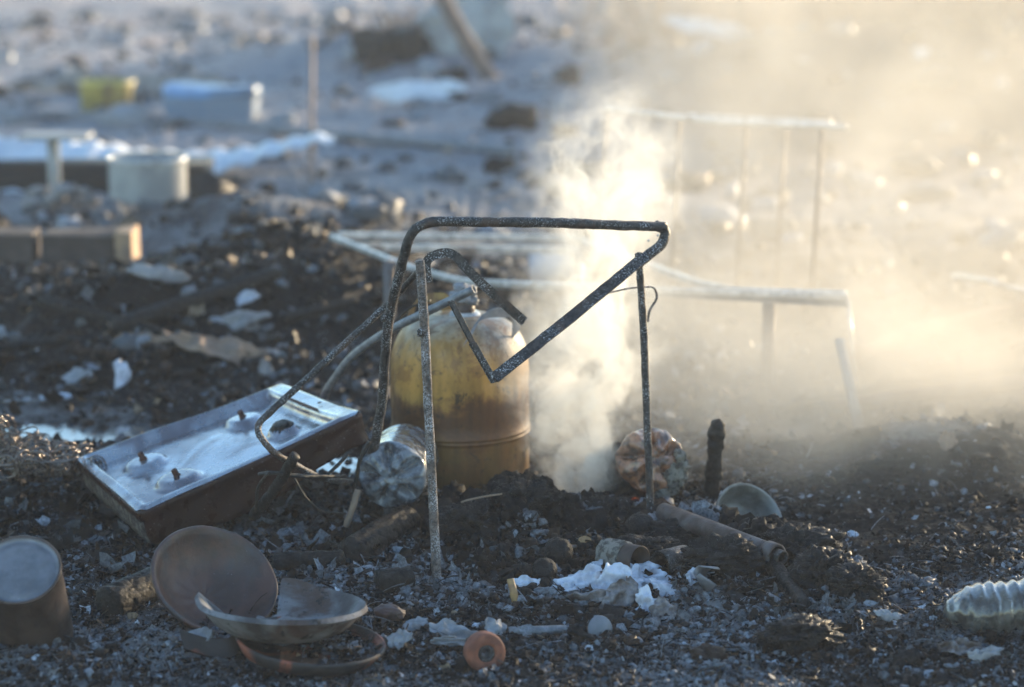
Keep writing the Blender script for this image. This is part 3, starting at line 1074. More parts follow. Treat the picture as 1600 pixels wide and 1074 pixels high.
def strip(pts, w, th, r, name, m, parent, wdir, **k):
    """flat metal strip of width w (along wdir) bent through pts"""
    path = fillet(pts, r, 5)
    wd = Vector(wdir).normalized()
    V, F = [], []
    n = len(path)
    for i, p in enumerate(path):
        tg = (path[min(i + 1, n - 1)] - path[max(i - 1, 0)]).normalized()
        nn = tg.cross(wd).normalized()
        for a, b in ((-1, -1), (1, -1), (1, 1), (-1, 1)):
            V.append(p + wd * (a * w / 2) + nn * (b * th / 2))
    for i in range(n - 1):
        for j in range(4):
            F.append((i * 4 + j, i * 4 + (j + 1) % 4, i * 4 + 4 + (j + 1) % 4, i * 4 + 4 + j))
    F += [(3, 2, 1, 0), tuple((n - 1) * 4 + j for j in range(4))]
    return MB().add([tuple(v) for v in V], F).build(name, m, parent, smooth=False, bev=0.0006, **k)


strip([P(731, 532, 4.81), P(748, 498, 4.835), P(766, 489, 4.85), P(808, 488, 4.90), P(806, 522, 4.90)], 0.028, 0.003, 0.014, 'handle', 'bracket', t, (0.55, 0.45, 0.6))
strip([P(640, 500, 4.97), P(646, 474, 4.98), P(664, 466, 4.99), P(694, 466, 5.0), P(700, 492, 5.0)], 0.030, 0.003, 0.012, 'handle', 'ochre', t, (0.5, 0.5, 0.6))

# ------------------------------------------------------------------ bent chair / bed frame
base = Vector((P(690, 900, 4.25).x, 4.3, hz(P(690, 900, 4.25).x, 4.3)))
t = thing('chair_frame', 'bent and burnt tubular steel chair frame standing over the mound', 'chair frame', base)
lf = P(683, 915, 4.22)
tube(resample([P(656, 407, 4.30), P(664, 520, 4.29), P(672, 690, 4.26), lf], 0.01), 0.0088, 14, wob=0.0008).build('leg', 'scaled_steel', t)
tube(resample([P(998, 396, 4.60), P(1006, 520, 4.60), P(1017, 815, 4.57)], 0.01), 0.0078, 14, wob=0.0008).build('leg', 'sooty_steel', t)
# big hoop: from the foot by the bottle up, over the top and back down to the V
hoop = fillet([P(563, 748, 4.62), P(582, 712, 4.60), P(596, 640, 4.56), P(606, 500, 4.47), P(645, 346, 4.36), P(860, 348, 4.46), P(1040, 355, 4.58)],
              [0.05, 0.04, 0.05, 0.055, 0.02, 0.02], 7)
tube(resample(hoop, 0.008), 0.0098, 14, wob=0.001, seed=3).build('top_hoop', 'sooty_steel', t)
br = MB()
sweep(br, resample(fillet([P(1024, 352, 4.575), P(1041, 360, 4.585), P(1036, 381, 4.575), P(995, 413, 4.54)], [0.012, 0.02], 5), 0.006), circle(0.0105, 12), wob=0.0006)
br.build('bracket_end', 'sooty_steel', t)
# angle bars meeting at the V
a_, b_ = P(772, 596, 4.34), P(1008, 405, 4.55)
an = MB()
pr = [(x_ - 0.0115, y_ - 0.0115) for x_, y_ in angle_iron(0.023, 0.0035)]
sweep(an, resample([a_, a_.lerp(b_, 0.5) + Vector((0, 0, -0.002)), b_], 0.01), pr, up=(0.5, 0.5, 1), wob=0.0006)
an.build('angle_bar', 'sooty_steel', t, smooth=False)
strip([P(704, 470, 4.33), P(741, 541, 4.335)], 0.012, 0.005, 0.01, 'brace', 'sooty_steel', t, (0.8, 0.6, 0.1))
strip([P(738, 536, 4.33), P(773, 598, 4.335)], 0.014, 0.007, 0.01, 'brace', 'sooty_steel', t, (0.8, 0.6, 0.1))
ub = MB()
sweep(ub, resample(fillet([P(668, 440, 4.42), P(664, 404, 4.42), P(702, 392, 4.43), P(742, 436, 4.44), P(816, 502, 4.50)], [0.02, 0.04, 0.04], 7), 0.008),
      [(x_ - 0.009, y_ - 0.009) for x_, y_ in angle_iron(0.018, 0.004)], up=(0.2, -0.6, 1), wob=0.0005)
# seat hoop: long loop running down-left over the cooker
loop = fillet([P(672, 404, 4.42), P(640, 440, 4.46), P(604, 478, 4.50), P(396, 668, 4.36), P(424, 706, 4.34), P(500, 748, 4.46), P(566, 757, 4.62)],
              [0.03, 0.03, 0.06, 0.04, 0.05], 8)
tube(resample(loop, 0.008), 0.0066, 12, wob=0.0008, seed=5).build('seat_hoop', 'sooty_steel', t)
ub.build('back_rail', 'sooty_steel', t, smooth=False)
hook = fillet([P(950, 458, 4.60), P(985, 450, 4.61), P(1022, 448, 4.63), P(1028, 465, 4.63), P(1014, 486, 4.62), P(1012, 503, 4.62)], 0.018, 5)
sweep(MB(), resample(hook, 0.006), [(-0.0012, -0.004), (0.0012, -0.004), (0.0012, 0.004), (-0.0012, 0.004)], up=(0, 1, 0)).build('hook', 'scaled_steel', t)
for q in ((1013, 376), (1028, 368)):
    c = P(q[0], q[1], 4.553)
    lathe([(0.0004, 0.001), (0.0022, 0.001), (0.0026, 0)], 12, frame_mat(c, (0, -1, 0.2))).build('rivet', 'pale_steel', t)
for q in ((657, 520, 4.28), (600, 497, 4.46), (998, 400, 4.585)):
    rock(P(*q), (0.007, 0.006, 0.008), 71, 2, 0.3).build('joint_bolt', 'sooty_steel', t)

# pale loose tube behind
base = Vector((P(505, 640, 4.9).x, 4.95, 0.02))
t = thing('grey_tube', 'loose bent grey steel tube leaning between cooker and gas cylinder', 'metal tube', base)
tp = fillet([P(498, 690, 4.98), P(505, 618, 4.94), P(545, 560, 4.86), P(600, 520, 4.76), P(668, 487, 4.70), P(741, 452, 4.66)], [0.03, 0.05, 0.06, 0.05], 7)
pipe_hollow(resample(tp, 0.01), 0.0088, 0.0016, 16).build('tube', 'grey_tube', t)
sweep(MB(), resample(fillet([P(612, 510, 4.78), P(640, 480, 4.76), P(672, 470, 4.75)], 0.03, 5), 0.01), [(-0.002, -0.007), (0.002, -0.007), (0.002, 0.007), (-0.002, 0.007)], up=(0, -1, 0.4)).build('clamp_strip', 'wire_black', t)

# ------------------------------------------------------------------ cooker
N, Rr, L_, T_ = P(216, 800, 4.42), P(566, 641, 4.62), P(116, 713, 4.78), P(442, 600, 5.00)
base = Vector((N.x, N.y, hz(N.x, N.y)))
t = thing('gas_cooker', 'tilted enamelled camping cooker lying in ash without its pan grids', 'cooker', base)
lenU, lenV = ((Rr - N).length + (T_ - L_).length) / 2, ((L_ - N).length + (T_ - Rr).length) / 2
nrm = (Rr - N).cross(L_ - N).normalized()
if nrm.z < 0:
    nrm = -nrm


def st(s, q, w):
    """s along the long edge 0..1, q across 0..1, w metres out of the plate"""
    return (N * (1 - s) * (1 - q) + Rr * s * (1 - q) + L_ * (1 - s) * q + T_ * s * q) + nrm * w


def rounded(a, b, A, B, c):
    """a, b in metres from the centre, half sizes A, B, corner radius c"""
    ia, ib = max(-(A - c), min(A - c, a)), max(-(B - c), min(B - c, b))
    da, db = a - ia, b - ib
    m_ = max(abs(da), abs(db))
    if m_ > 0 and (da and db):
        k = m_ / math.hypot(da, db)
        da, db = da * k, db * k
    return ia + da, ib + db


A_, B_ = lenU / 2, lenV / 2
nu, nv = 110, 60
Vv, Ff = [], []


def smooth01(x):
    x = max(0.0, min(1.0, x))
    return x * x * (3 - 2 * x)


def inv_px(s, q):
    return s, q


BURN = [(0.215, 0.66, 0.050), (0.245, 0.26, 0.052), (0.70, 0.72, 0.046), (0.745, 0.33, 0.036)]
for i in range(nu + 1):
    for j in range(nv + 1):
        a, b = (2 * i / nu - 1) * A_, (2 * j / nv - 1) * B_
        a2, b2 = rounded(a, b, A_, B_, 0.022)
        s, q = a2 / (2 * A_) + 0.5, b2 / (2 * B_) + 0.5
        ea, eb = A_ - abs(a2), B_ - abs(b2)
        right_in = 0.018 if a2 < 0 else 0.045          # wider shelf at the knob end
        e = min(ea - (right_in - 0.018), eb) - 0.018
        w = -0.018 * smooth01(e / 0.007)
        e2 = min(ea, eb)
        w += -0.004 * (1 - smooth01(e2 / 0.006)) + 0.0025 * math.exp(-((e + 0.002) / 0.003) ** 2)
        if e > 0.01:
            w += -0.004 * smooth01((e - 0.01) / 0.004)
        for bs, bq, br_ in BURN:
            d = math.hypot((s - bs) * lenU, (q - bq) * lenV)
            w += 0.014 * (1 - smooth01((d - br_ * 0.70) / (br_ * 0.30))) + 0.0035 * (1 - smooth01((d - br_ * 0.25) / (br_ * 0.5))) - 0.002 * (1 - smooth01((d - br_ * 0.4) / (br_ * 0.1)))
        w += 0.0035 * float(math.sin(s * 7 + 1.0) * math.sin(q * 5 + s * 3))
        Vv.append(tuple(st(s, q, w)))
for i in range(nu):
    for j in range(nv):
        p = i * (nv + 1) + j
        Ff.append((p, p + nv + 1, p + nv + 2, p + 1))
MB().add(Vv, Ff).build('top_plate', 'enamel_top', t)
# skirt: long near side, far side and two ends
ring = []
K = 200
for k in range(K):
    ang = 2 * PI * k / K
    a, b = math.cos(ang), math.sin(ang)
    m_ = max(abs(a) / A_, abs(b) / B_)
    a, b = a / m_, b / m_
    ring.append(rounded(a, b, A_, B_, 0.022))
down = (nrm * -1.0 + Vector((0.12, 0, -0.35))).normalized()


def skirt_depth(a, b):
    s = a / (2 * A_) + 0.5
    d = np.interp(s, [0, 0.1, 0.45, 0.6, 0.75, 0.9, 1.0], [0.076, 0.092, 0.098, 0.092, 0.074, 0.066, 0.070])
    return float(d)


Vv, Ff = [], []
lev = [(0.000, -0.004), (0.0025, -0.008), (0.003, -0.016), (0.0005, -0.022)]
for (a, b) in ring:
    s, q = a / (2 * A_) + 0.5, b / (2 * B_) + 0.5
    p0 = st(s, q, 0)
    cen = st(0.5, 0.5, 0)
    od = (p0 - cen)
    od = (od - nrm * od.dot(nrm)).normalized()
    D = skirt_depth(a, b)
    for (o_, w) in lev:
        Vv.append(tuple(p0 + od * o_ + nrm * w))
    for k in range(1, 9):
        f = k / 8
        Vv.append(tuple(p0 + nrm * -0.022 + down * ((D - 0.022) * f) + od * (0.0018 * math.sin(f * 6 + a * 60))))
kk = 12
for k in range(K):
    k2 = (k + 1) % K
    for i in range(kk - 1):
        Ff.append((k * kk + i, k2 * kk + i, k2 * kk + i + 1, k * kk + i + 1))
side = MB().add(Vv, Ff).build('skirt', 'enamel_side', t, solid=0.0015)
side.data.materials.append(M['enamel_end'])
for poly in side.data.polygons:
    k = poly.index // (kk - 1)
    a, b = ring[k]
    if a < -A_ * 0.985 and poly.index % (kk - 1) > 3:
        poly.material_index = 1
for (bs, bq, br_) in BURN[:3]:
    c = st(bs, bq, -0.014)
    mt = frame_mat(c + nrm * 0.004, nrm + Vector((-0.1, -0.1, 0)))
    lathe([(0.0002, 0.019), (0.0055, 0.019), (0.0062, 0.018), (0.0062, 0.006), (0.0085, 0.005), (0.0085, 0.0)], 20, mt).build('burner_stub', 'rust_stub', t)
    lathe([(0.002, 0.0012), (0.003, 0.0012), (0.003, 0)], 10, frame_mat(st(bs + 0.05, bq + 0.02, -0.0132), nrm)).build('screw', 'sooty_steel', t)
c = st(0.745, 0.33, -0.018)
capo = lathe([(0.0005, 0.020), (0.016, 0.020), (0.0185, 0.018), (0.0185, 0.014), (0.024, 0.012), (0.026, 0.009), (0.026, 0.003), (0.030, 0.001), (0.031, 0.0)], 72,
             frame_mat(c, nrm), mod=lambda th, i, r, z: (r * (1 + (0.05 * (math.sin(18 * th) > 0) if i in (3, 4, 5) else 0)), z))
capo.build('burner_cap', 'char_wood', t)
# slot in the shelf, screw holes
sm = MB()
p1, p2 = st(0.905, 0.30, 0.0009), st(0.915, 0.86, 0.0009)
sweep(sm, [p1, p2], [(-0.004, 0), (0.004, 0), (0.004, 0.0006), (-0.004, 0.0006)], up=nrm)
sm.build('slot', 'rust_stub', t, smooth=False)
for s, q in ((0.03, 0.32), (0.965, 0.93), (0.955, 0.40)):
    lathe([(0.0003, 0.0009), (0.0042, 0.0009), (0.0046, 0.0)], 14, frame_mat(st(s, q, 0.0005), nrm)).build('screw_hole', 'wire_black', t)
# torn flange and screw on the knob end
sheet(st(1.0, 0.15, -0.040), 0.012, 0.030, (1, -0.3, 0.2), 5, (0, 0, 1), 0.2, 0.2).build('torn_flange', 'rust', t, solid=0.001)
rock(st(1.03, 0.35, -0.030), (0.008, 0.008, 0.007), 72, 2).build('valve_nut', 'grey_tube', t)

# ------------------------------------------------------------------ clay bowls
c = G(336, 905, 0.078)
cd = (Vector((0, 0, CAM_H)) - c).normalized()
upv = Vector((0, math.sin(PITCH), math.cos(PITCH)))
nb = (cd * 0.72 + (Vector((1, 0, 0)) * 0.33 + upv * 0.62)).normalized()
base = Vector((c.x, c.y, hz(c.x, c.y)))
Rb = 0.116
prof = [(0.0005, -0.060), (0.030, -0.059), (0.060, -0.050), (0.088, -0.032), (0.106, -0.012), (0.115, 0.0), (0.120, 0.002), (0.1225, 0.0), (0.122, -0.005), (0.116, -0.014),
        (0.098, -0.038), (0.072, -0.058), (0.045, -0.068), (0.0005, -0.070)]
prof = [(r * Rb / 0.1225 + 0.0, z) for r, z in prof]
m_ = lathe(prof, 80, frame_mat(c, nb), mod=lambda th, i, r, z: (r * (1 + 0.006 * math.sin(2 * th) + 0.003 * math.sin(7 * th)), z + 0.0006 * math.sin(11 * th)))
single(m_, 'clay_bowl', 'clay', 'whole brown clay bowl leaning on its side in front of the cooker', 'bowl', base)

c = G(440, 944, 0.080)
base = Vector((c.x, c.y, hz(c.x, c.y)))
nb = Vector((0.05, 0.115, 1)).normalized()
NB = 14


def rimcut(th, i, r, z):
    # i counts from the rim down; the wall is missing between two break edges at the back left
    d = math.degrees(th) % 360
    cut = 0.0
    if 98 < d < 176:
        cut = 0.70 + 0.05 * math.sin(d * 0.3)
    f = i / (NB - 1)
    if f < cut:
        f2 = cut
        r0, z0 = PB(f2)
        return r0, z0
    w = 1 + 0.008 * math.sin(3 * th)
    return r * w, z + (0.010 * math.exp(-((d - 184) / 16) ** 2) + 0.014 * math.exp(-((d - 90) / 16) ** 2)) * (1 - f) ** 0.7


def PB(f):
    pts = [(0.145, 0.0), (0.139, -0.003), (0.130, -0.012), (0.114, -0.030), (0.090, -0.044), (0.055, -0.050), (0.0005, -0.051)]
    x = f * (len(pts) - 1)
    k = min(int(x), len(pts) - 2)
    u_ = x - k
    return pts[k][0] * (1 - u_) + pts[k + 1][0] * u_, pts[k][1] * (1 - u_) + pts[k + 1][1] * u_


m_ = lathe([PB(i / (NB - 1)) for i in range(NB)], 110, frame_mat(c, nb), mod=rimcut)
single(m_, 'broken_bowl', 'clay_dark', 'broken smoke-stained clay bowl with a missing wall, resting on a red dish', 'bowl', base, solid=0.009, bev=0.001)

c = G(486, 1000, 0.030)
base = Vector((c.x, c.y, hz(c.x, c.y)))
prof = [(0.0005, -0.026), (0.08, -0.026), (0.108, -0.020), (0.122, 0.0), (0.126, 0.001), (0.128, -0.003), (0.116, -0.024), (0.085, -0.033), (0.0005, -0.034)]
m_ = lathe(prof, 80, frame_mat(c, (0.10, 0.02, 1)), mod=lambda th, i, r, z: (r * (1 + 0.01 * math.sin(3 * th)), z))
single(m_, 'clay_dish', 'clay_red', 'shallow sooty red clay dish underneath the broken bowl', 'dish', base)
pts = [P(288, 985, 4.0), P(298, 1008, 3.95), P(368, 1018, 3.96), P(386, 992, 4.0), P(350, 985, 4.06)]
strip([G(284, 1000, .02), G(330, 1014, .014), G(360, 1014, .014), G(384, 990, .03)], 0.034, 0.009, 0.01, 'clay_shard', 'clay_red', None, (-0.25, 0.5, 0.75))
o = bpy.data.objects['clay_shard']
tag(o, 'curved red and black clay shard left of the dish on the ash', 'shard')
o = single(sheet(G(310, 998, 0.016), 0.032, 0.020, (-0.5, -0.5, 0.8), 12, crump=0.08, rag=0.2), 'clay_shard', 'pale_grey', 'grey ash-coated clay shard lying at the far left of the dish', 'shard', solid=0.007)

# ------------------------------------------------------------------ clay ring with metal bush
c = G(757, 1019, 0.032)
base = Vector((c.x, c.y, hz(c.x, c.y)))
t = thing('clay_ring', 'orange clay ring standing on edge with a black bush in its hole', 'ring', base)
mt = frame_mat(c, (0.28, -1, 0.12)) @ Matrix.Scale(0.88, 4)
lathe([(0.0165, 0.016), (0.018, 0.0175), (0.034, 0.0175), (0.0372, 0.014), (0.038, 0.008), (0.0372, 0.004), (0.0388, -0.002), (0.038, -0.014), (0.034, -0.0175), (0.018, -0.0175), (0.0165, -0.016), (0.0165, 0.016)],
      56, mt).build('ring_body', 'clay_ring', t)
lathe([(0.009, 0.013), (0.0105, 0.0165), (0.0150, 0.0165), (0.0163, 0.015), (0.0163, -0.016), (0.009, -0.016), (0.009, 0.013)], 40, mt).build('bush', 'sooty_steel', t)

# ------------------------------------------------------------------ foreground can
c = P(30, 890, 3.74)
ax = Vector((0.03, -0.60, 0.80)).normalized()
base = Vector((c.x, c.y + 0.05, hz(c.x, c.y + 0.05)))
t = thing('tin_can', 'upturned sooty tin can leaning out of the ash at the near left edge', 'can', base)
Rc = 0.068
lathe([(Rc, -0.19), (Rc, -0.10), (Rc, -0.05), (Rc - 0.0015, -0.012), (Rc, -0.008), (Rc + 0.0012, -0.004), (Rc + 0.0012, 0.0), (Rc - 0.0012, 0.0015), (Rc - 0.003, 0.0)], 72,
      frame_mat(c, ax)).build('wall', 'tin_brown', t)
lathe([(Rc - 0.003, 0.0), (Rc - 0.0042, -0.005), (Rc - 0.012, -0.005), (Rc - 0.014, -0.0035), (Rc - 0.022, -0.0035), (0.0005, -0.003)], 72, frame_mat(c, ax)).build('lid', 'tin', t)

# ------------------------------------------------------------------ petal-bottomed plastic bottles


def petal_bottle(center, axis_, R, length, seed, melt=0.0):
    """base faces along axis_, body runs back the other way"""
    def base_mod(th, i, r, z):
        rho = r / R
        if z > -0.0001 + 0 and i <= NR:
            lob = abs(math.cos(2.5 * th + 0.3))
            valley = (1 - lob) ** 1.6
            env = math.sin(min(1, max(0, (rho - 0.22) / 0.78)) * PI) ** 0.8
            z2 = z - 0.46 * R * valley * env
            ctr = math.exp(-(rho / 0.26) ** 4)
            z2 -= 0.13 * R * ctr
            z2 += 0.05 * R * math.exp(-((rho - 0.13) / 0.05) ** 2) + 0.04 * R * math.exp(-((rho - 0.33) / 0.05) ** 2)
            z2 += 0.012 * R * math.sin(5 * th * 3) * env
            return r, z2
        return r * (1 - melt * 0.1 * (1 + math.sin(3 * th + seed + z * 60))), z
    NR = 26
    prof = []
    for i in range(NR + 1):
        a = i / NR
        rho = math.sin(a * PI / 2) if i else 0.002
        prof.append((R * rho, R * (0.55 * math.cos(a * PI / 2) ** 0.9)))
    for k in range(1, 16):
        zz = -length * k / 15
        prof.append((R * (1 - 0.02 * math.sin(k * 2.0)), zz - 0.0002))
    return lathe(prof, 100, frame_mat(center, axis_), mod=base_mod)


c = P(614, 742, 4.60)
base = Vector((c.x, c.y, c.z - 0.068))
m_ = petal_bottle(c, (-0.10, -1, 0.05), 0.069, 0.17, 2)
v = m_.v[0]
v += 0.0008 * np.stack([vn(v[:, 0] * 60, v[:, 1] * 60, v[:, 2] * 60, k) for k in range(3)], 1)
single(m_, 'plastic_bottle', 'pet_grey', 'smoky clear plastic bottle lying down, petal-shaped bottom facing out', 'bottle', base)

c = P(1017, 720, 4.69)
base = Vector((c.x, c.y, c.z - 0.08))
t = thing('melted_bottle', 'half melted brown plastic bottle bottom with black burnt edge', 'bottle', base)
m_ = petal_bottle(c, (0.10, -0.85, 0.45), 0.069, 0.10, 5, melt=1.0)
v = m_.v[0]
v += 0.006 * np.stack([fbm3(v[:, 0] * 28, v[:, 1] * 28, v[:, 2] * 28, 3, k + 20) for k in range(3)], 1)
m_.build('bottle_bottom', 'pet_brown', t)
cr = MB()
rock(P(1000, 766, 4.74), (0.056, 0.05, 0.048), 81, 5, 0.3, 2.0, 0.35, mb=cr)
rock(P(974, 738, 4.76), (0.036, 0.045, 0.066), 82, 4, 0.3, 2.4, 0.35, mb=cr)
rock(P(990, 795, 4.72), (0.055, 0.05, 0.035), 84, 4, 0.3, 2.4, 0.35, mb=cr)
cr.build('burnt_skin', 'char', t)
c2 = MB()
for k, (u, v_, r) in enumerate([(1062, 712, 0.012), (1066, 728, 0.015), (1060, 745, 0.018), (1048, 758, 0.018), (1032, 770, 0.018), (1054, 735, 0.016), (1045, 745, 0.018)]):
    rock(P(u, v_, 4.67), (r, r, r), 90 + k, 3, 0.35, 2.5, 0.4, mb=c2)
c2.build('ash_rim', 'ash_crust', t)
rock(P(993, 783, 4.67), (0.010, 0.006, 0.006), 95, 3, 0.3).build('ember', 'ember', t)

# ------------------------------------------------------------------ burnt stake
c = P(1108, 815, 4.78)
base = Vector((c.x, c.y, hz(c.x, c.y) - 0.02))
path = [P(1103, 830, 4.78), P(1108, 790, 4.78), P(1114, 750, 4.77), P(1118, 700, 4.76), P(1122, 655, 4.75)]
path = resample(path, 0.004)
m_ = sweep(MB(), path, [(-0.0155, -0.012), (0, -0.015), (0.0155, -0.011), (0.0165, 0), (0.015, 0.012), (0, 0.014), (-0.0145, 0.011), (-0.0165, 0)],
           scale=[(1.2 + 0.16 * vn(i * 0.35, 0, 0, 4).item()) * min(1.0, 0.25 + (len(path) - 1 - i) * 0.3) for i in range(len(path))], wob=0.0028, seed=8)
single(m_, 'burnt_stake', 'char_wood', 'black charred wooden stake standing upright behind the rusty pipe', 'stake', base)

# ------------------------------------------------------------------ rusty pipe on the mound
a_, b_ = P(1036, 800, 4.52), P(1214, 868, 4.22)
base = Vector(((a_.x + b_.x) / 2, (a_.y + b_.y) / 2, a_.z - 0.06))
t = thing('rusty_pipe', 'rusty grey steel pipe sloping down the right side of the mound', 'pipe', base)
pipe_hollow(resample([a_, a_.lerp(b_, 0.93)], 0.02), 0.0185, 0.003, 28).build('pipe', 'rust', t)
pipe_hollow([a_.lerp(b_, 0.925), b_], 0.0215, 0.005, 28).build('socket', 'rust', t)
pipe_hollow([a_.lerp(b_, 1.0), a_.lerp(b_, 1.05)], 0.013, 0.003, 20).build('nozzle', 'sooty_steel', t)

# galvanised basin on its side
c = P(1172, 812, 4.55)
base = Vector((c.x, c.y, hz(c.x, c.y)))
nb = (Vector((0.42, -0.62, 0.50))).normalized()
prof = [(0.0005, -0.050), (0.045, -0.050), (0.056, -0.047), (0.066, -0.02), (0.074, -0.001), (0.0775, 0.001), (0.079, -0.001), (0.077, -0.003)]
m_ = lathe(prof, 72, frame_mat(c, nb), mod=lambda th, i, r, z: (r * (1 + 0.02 * math.sin(2 * th + 1)), z))
single(m_, 'metal_basin', 'galv', 'dull galvanised basin lying on its side behind the rusty pipe', 'basin', base, solid=0.0016)

# ------------------------------------------------------------------ ribbed collapsed plastic container at the right edge
b_ = G(1690, 940, 0.040)
a_ = P(1474, 955, b_.y)
a_.z = hz(a_.x, a_.y) + 0.022
base = Vector((b_.x, b_.y, hz(b_.x, b_.y)))
n = 90
path = [a_.lerp(b_, i / n) for i in range(n + 1)]
sc = []
for i in range(n + 1):
    f = i / n
    env = min(1, (f / 0.22)) ** 0.55 if f > 0 else 0.0
    sc.append((0.05 + 0.95 * env) * (1 + 0.035 * math.sin(f * 75)) * (1 + 0.02 * math.sin(f * 23)))
m_ = sweep(MB(), path, [(0.052 * math.cos(q), 0.045 * math.sin(q)) for q in np.linspace(0, 2 * PI, 40, endpoint=False)], scale=sc, wob=0.0014, seed=14)
v = m_.v[0]
v[:, 2] += 0.0012 * np.sin((v[:, 0] - v[:, 2] * 0.5) * 330)
single(m_, 'plastic_container', 'pet_ribbed', 'sagging ribbed clear plastic container lying at the right edge', 'container', base)

# ------------------------------------------------------------------ small cans and scraps on the mound front
c1 = G(1000, 877, 0.026)
c0 = P(948, 866, c1.y + 0.06)
t = thing('short_can', 'short open can crusted with pale ash beside the white scraps', 'can', Vector((c1.x, c1.y, c1.z - 0.03)))
pipe_hollow([c0, c0.lerp(c1, 0.5), c1], 0.0285, 0.0014, 40).build('wall', 'tin_brown', t)
cm = pipe_hollow(resample([c0 + (c0 - c1) * 0.02, c0.lerp(c1, 0.62)], 0.003), 0.0300, 0.0012, 60)
v = cm.v[0]
v += 0.003 * np.stack([fbm3(v[:, 0] * 120, v[:, 1] * 120, v[:, 2] * 120, 2, k + 5) for k in range(3)], 1)
cm.build('ash_coat', 'ash_crust', t)
lathe([(0.0004, 0), (0.0268, 0)], 32, frame_mat(c0.lerp(c1, 0.4), c1 - c0)).build('end_disc', 'pale_grey', t)
c1 = G(1030, 882, 0.022)
c0 = P(1070, 872, c1.y + 0.05)
m_ = pipe_hollow([c0, c0.lerp(c1, 0.5), c1], 0.025, 0.0015, 36)
single(m_, 'short_can', 'sooty_steel', 'small black open-ended can lying right of the ash-crusted can', 'can')
m_ = lathe([(0.010, 0.035), (0.024, 0)], 24, frame_mat(G(1112, 905, 0.02), (-0.7, -0.3, 0.5)), a0=0.3, a1=5.2)
single(m_, 'metal_cup', 'tin', 'dented grey metal cup fragment near the right end of the white scraps', 'cup', solid=0.0015)

wh = [  # (u, v, Y, rx, ry, normal, seed, material, label)
    (912, 908, 4.17, 0.046, 0.024, (-0.3, -0.6, 0.7), 1, 'white', 'large leaf-shaped white enamel scrap at the left of the white pile'),
    (955, 915, 4.14, 0.030, 0.036, (0.1, -0.85, 0.5), 2, 'white', 'upright white enamel scrap in the middle of the white pile'),
    (1010, 905, 4.17, 0.045, 0.026, (0.2, -0.6, 0.75), 3, 'white', 'broad white enamel scrap with scorch marks at the pile right'),
    (1012, 945, 4.08, 0.022, 0.030, (-0.3, -0.85, 0.4), 4, 'white', 'hanging white enamel tongue at the front of the white pile'),
    (1000, 893, 4.20, 0.036, 0.016, (0, -0.3, 0.95), 6, 'white', 'curved white enamel scrap under the ash-crusted can'),
    (925, 894, 4.19, 0.024, 0.016, (-0.5, -0.3, 0.8), 7, 'white', 'folded white enamel scrap at the top left of the pile'),
    (916, 938, 4.10, 0.040, 0.016, (-0.2, -0.7, 0.7), 8, 'scorch', 'mauve scorched sheet curling at the front left of the white pile'),
    (968, 938, 4.08, 0.024, 0.028, (0.2, -0.95, 0.3), 9, 'scorch', 'brown-edged grey sheet standing in front of the white pile'),
    (985, 930, 4.09, 0.016, 0.028, (-0.6, -0.8, 0.2), 10, 'scorch', 'narrow sooty sheet folded beside the brown-edged one'),
    (1034, 955, 4.07, 0.022, 0.022, (0.1, -0.7, 0.6), 13, 'scorch', 'dark red-brown crumpled sheet below the white pile'),
    (1083, 903, 4.18, 0.013, 0.019, (0.1, -0.9, 0.35), 14, 'white', 'small triangular white scrap right of the white pile'),
    (822, 913, 4.20, 0.026, 0.012, (0, -0.45, 0.9), 15, 'white', 'thin white scrap beside the amber stick'),
    (740, 922, 4.20, 0.008, 0.004, (0, -0.5, 0.9), 16, 'white', 'tiny white chip left of the amber stick'),
    (890, 922, 4.2, 0.030, 0.014, (-0.1, -0.4, 0.9), 21, 'white', 'low white enamel scrap at the extreme left tip of the pile'),
    (985, 912, 4.2, 0.026, 0.020, (0.3, -0.6, 0.7), 22, 'white', 'white enamel scrap wedged between the upright and the broad ones'),
    (1035, 918, 4.2, 0.028, 0.020, (0.4, -0.5, 0.7), 23, 'white', 'white enamel scrap at the extreme right end of the pile'),
    (965, 958, 4.2, 0.030, 0.012, (0, -0.6, 0.8), 24, 'scorch', 'flat sooty sheet lying in front of the whole white pile'),
    (990, 880, 4.2, 0.040, 0.012, (0, -0.2, 1.0), 25, 'white', 'flat white enamel scrap right behind the middle of the pile'),
    (1333, 835, 4.60, 0.009, 0.007, (0, -0.7, 0.7), 17, 'white', 'tiny white chip on the bare ground right of the mound'),
]
for (u, v_, Y, rx, ry, nn, sd, mt_, lb) in wh:
    m_ = sheet(G(u, v_, min(0.022, ry * 0.65)), rx * 1.08, ry * 1.08, nn, 100 + sd, crump=0.42, rag=0.42)
    single(m_, 'enamel_scrap', mt_, lb, 'scrap', solid=0.0012, group='pale scraps on the burnt mound' if mt_ == 'white' else None)

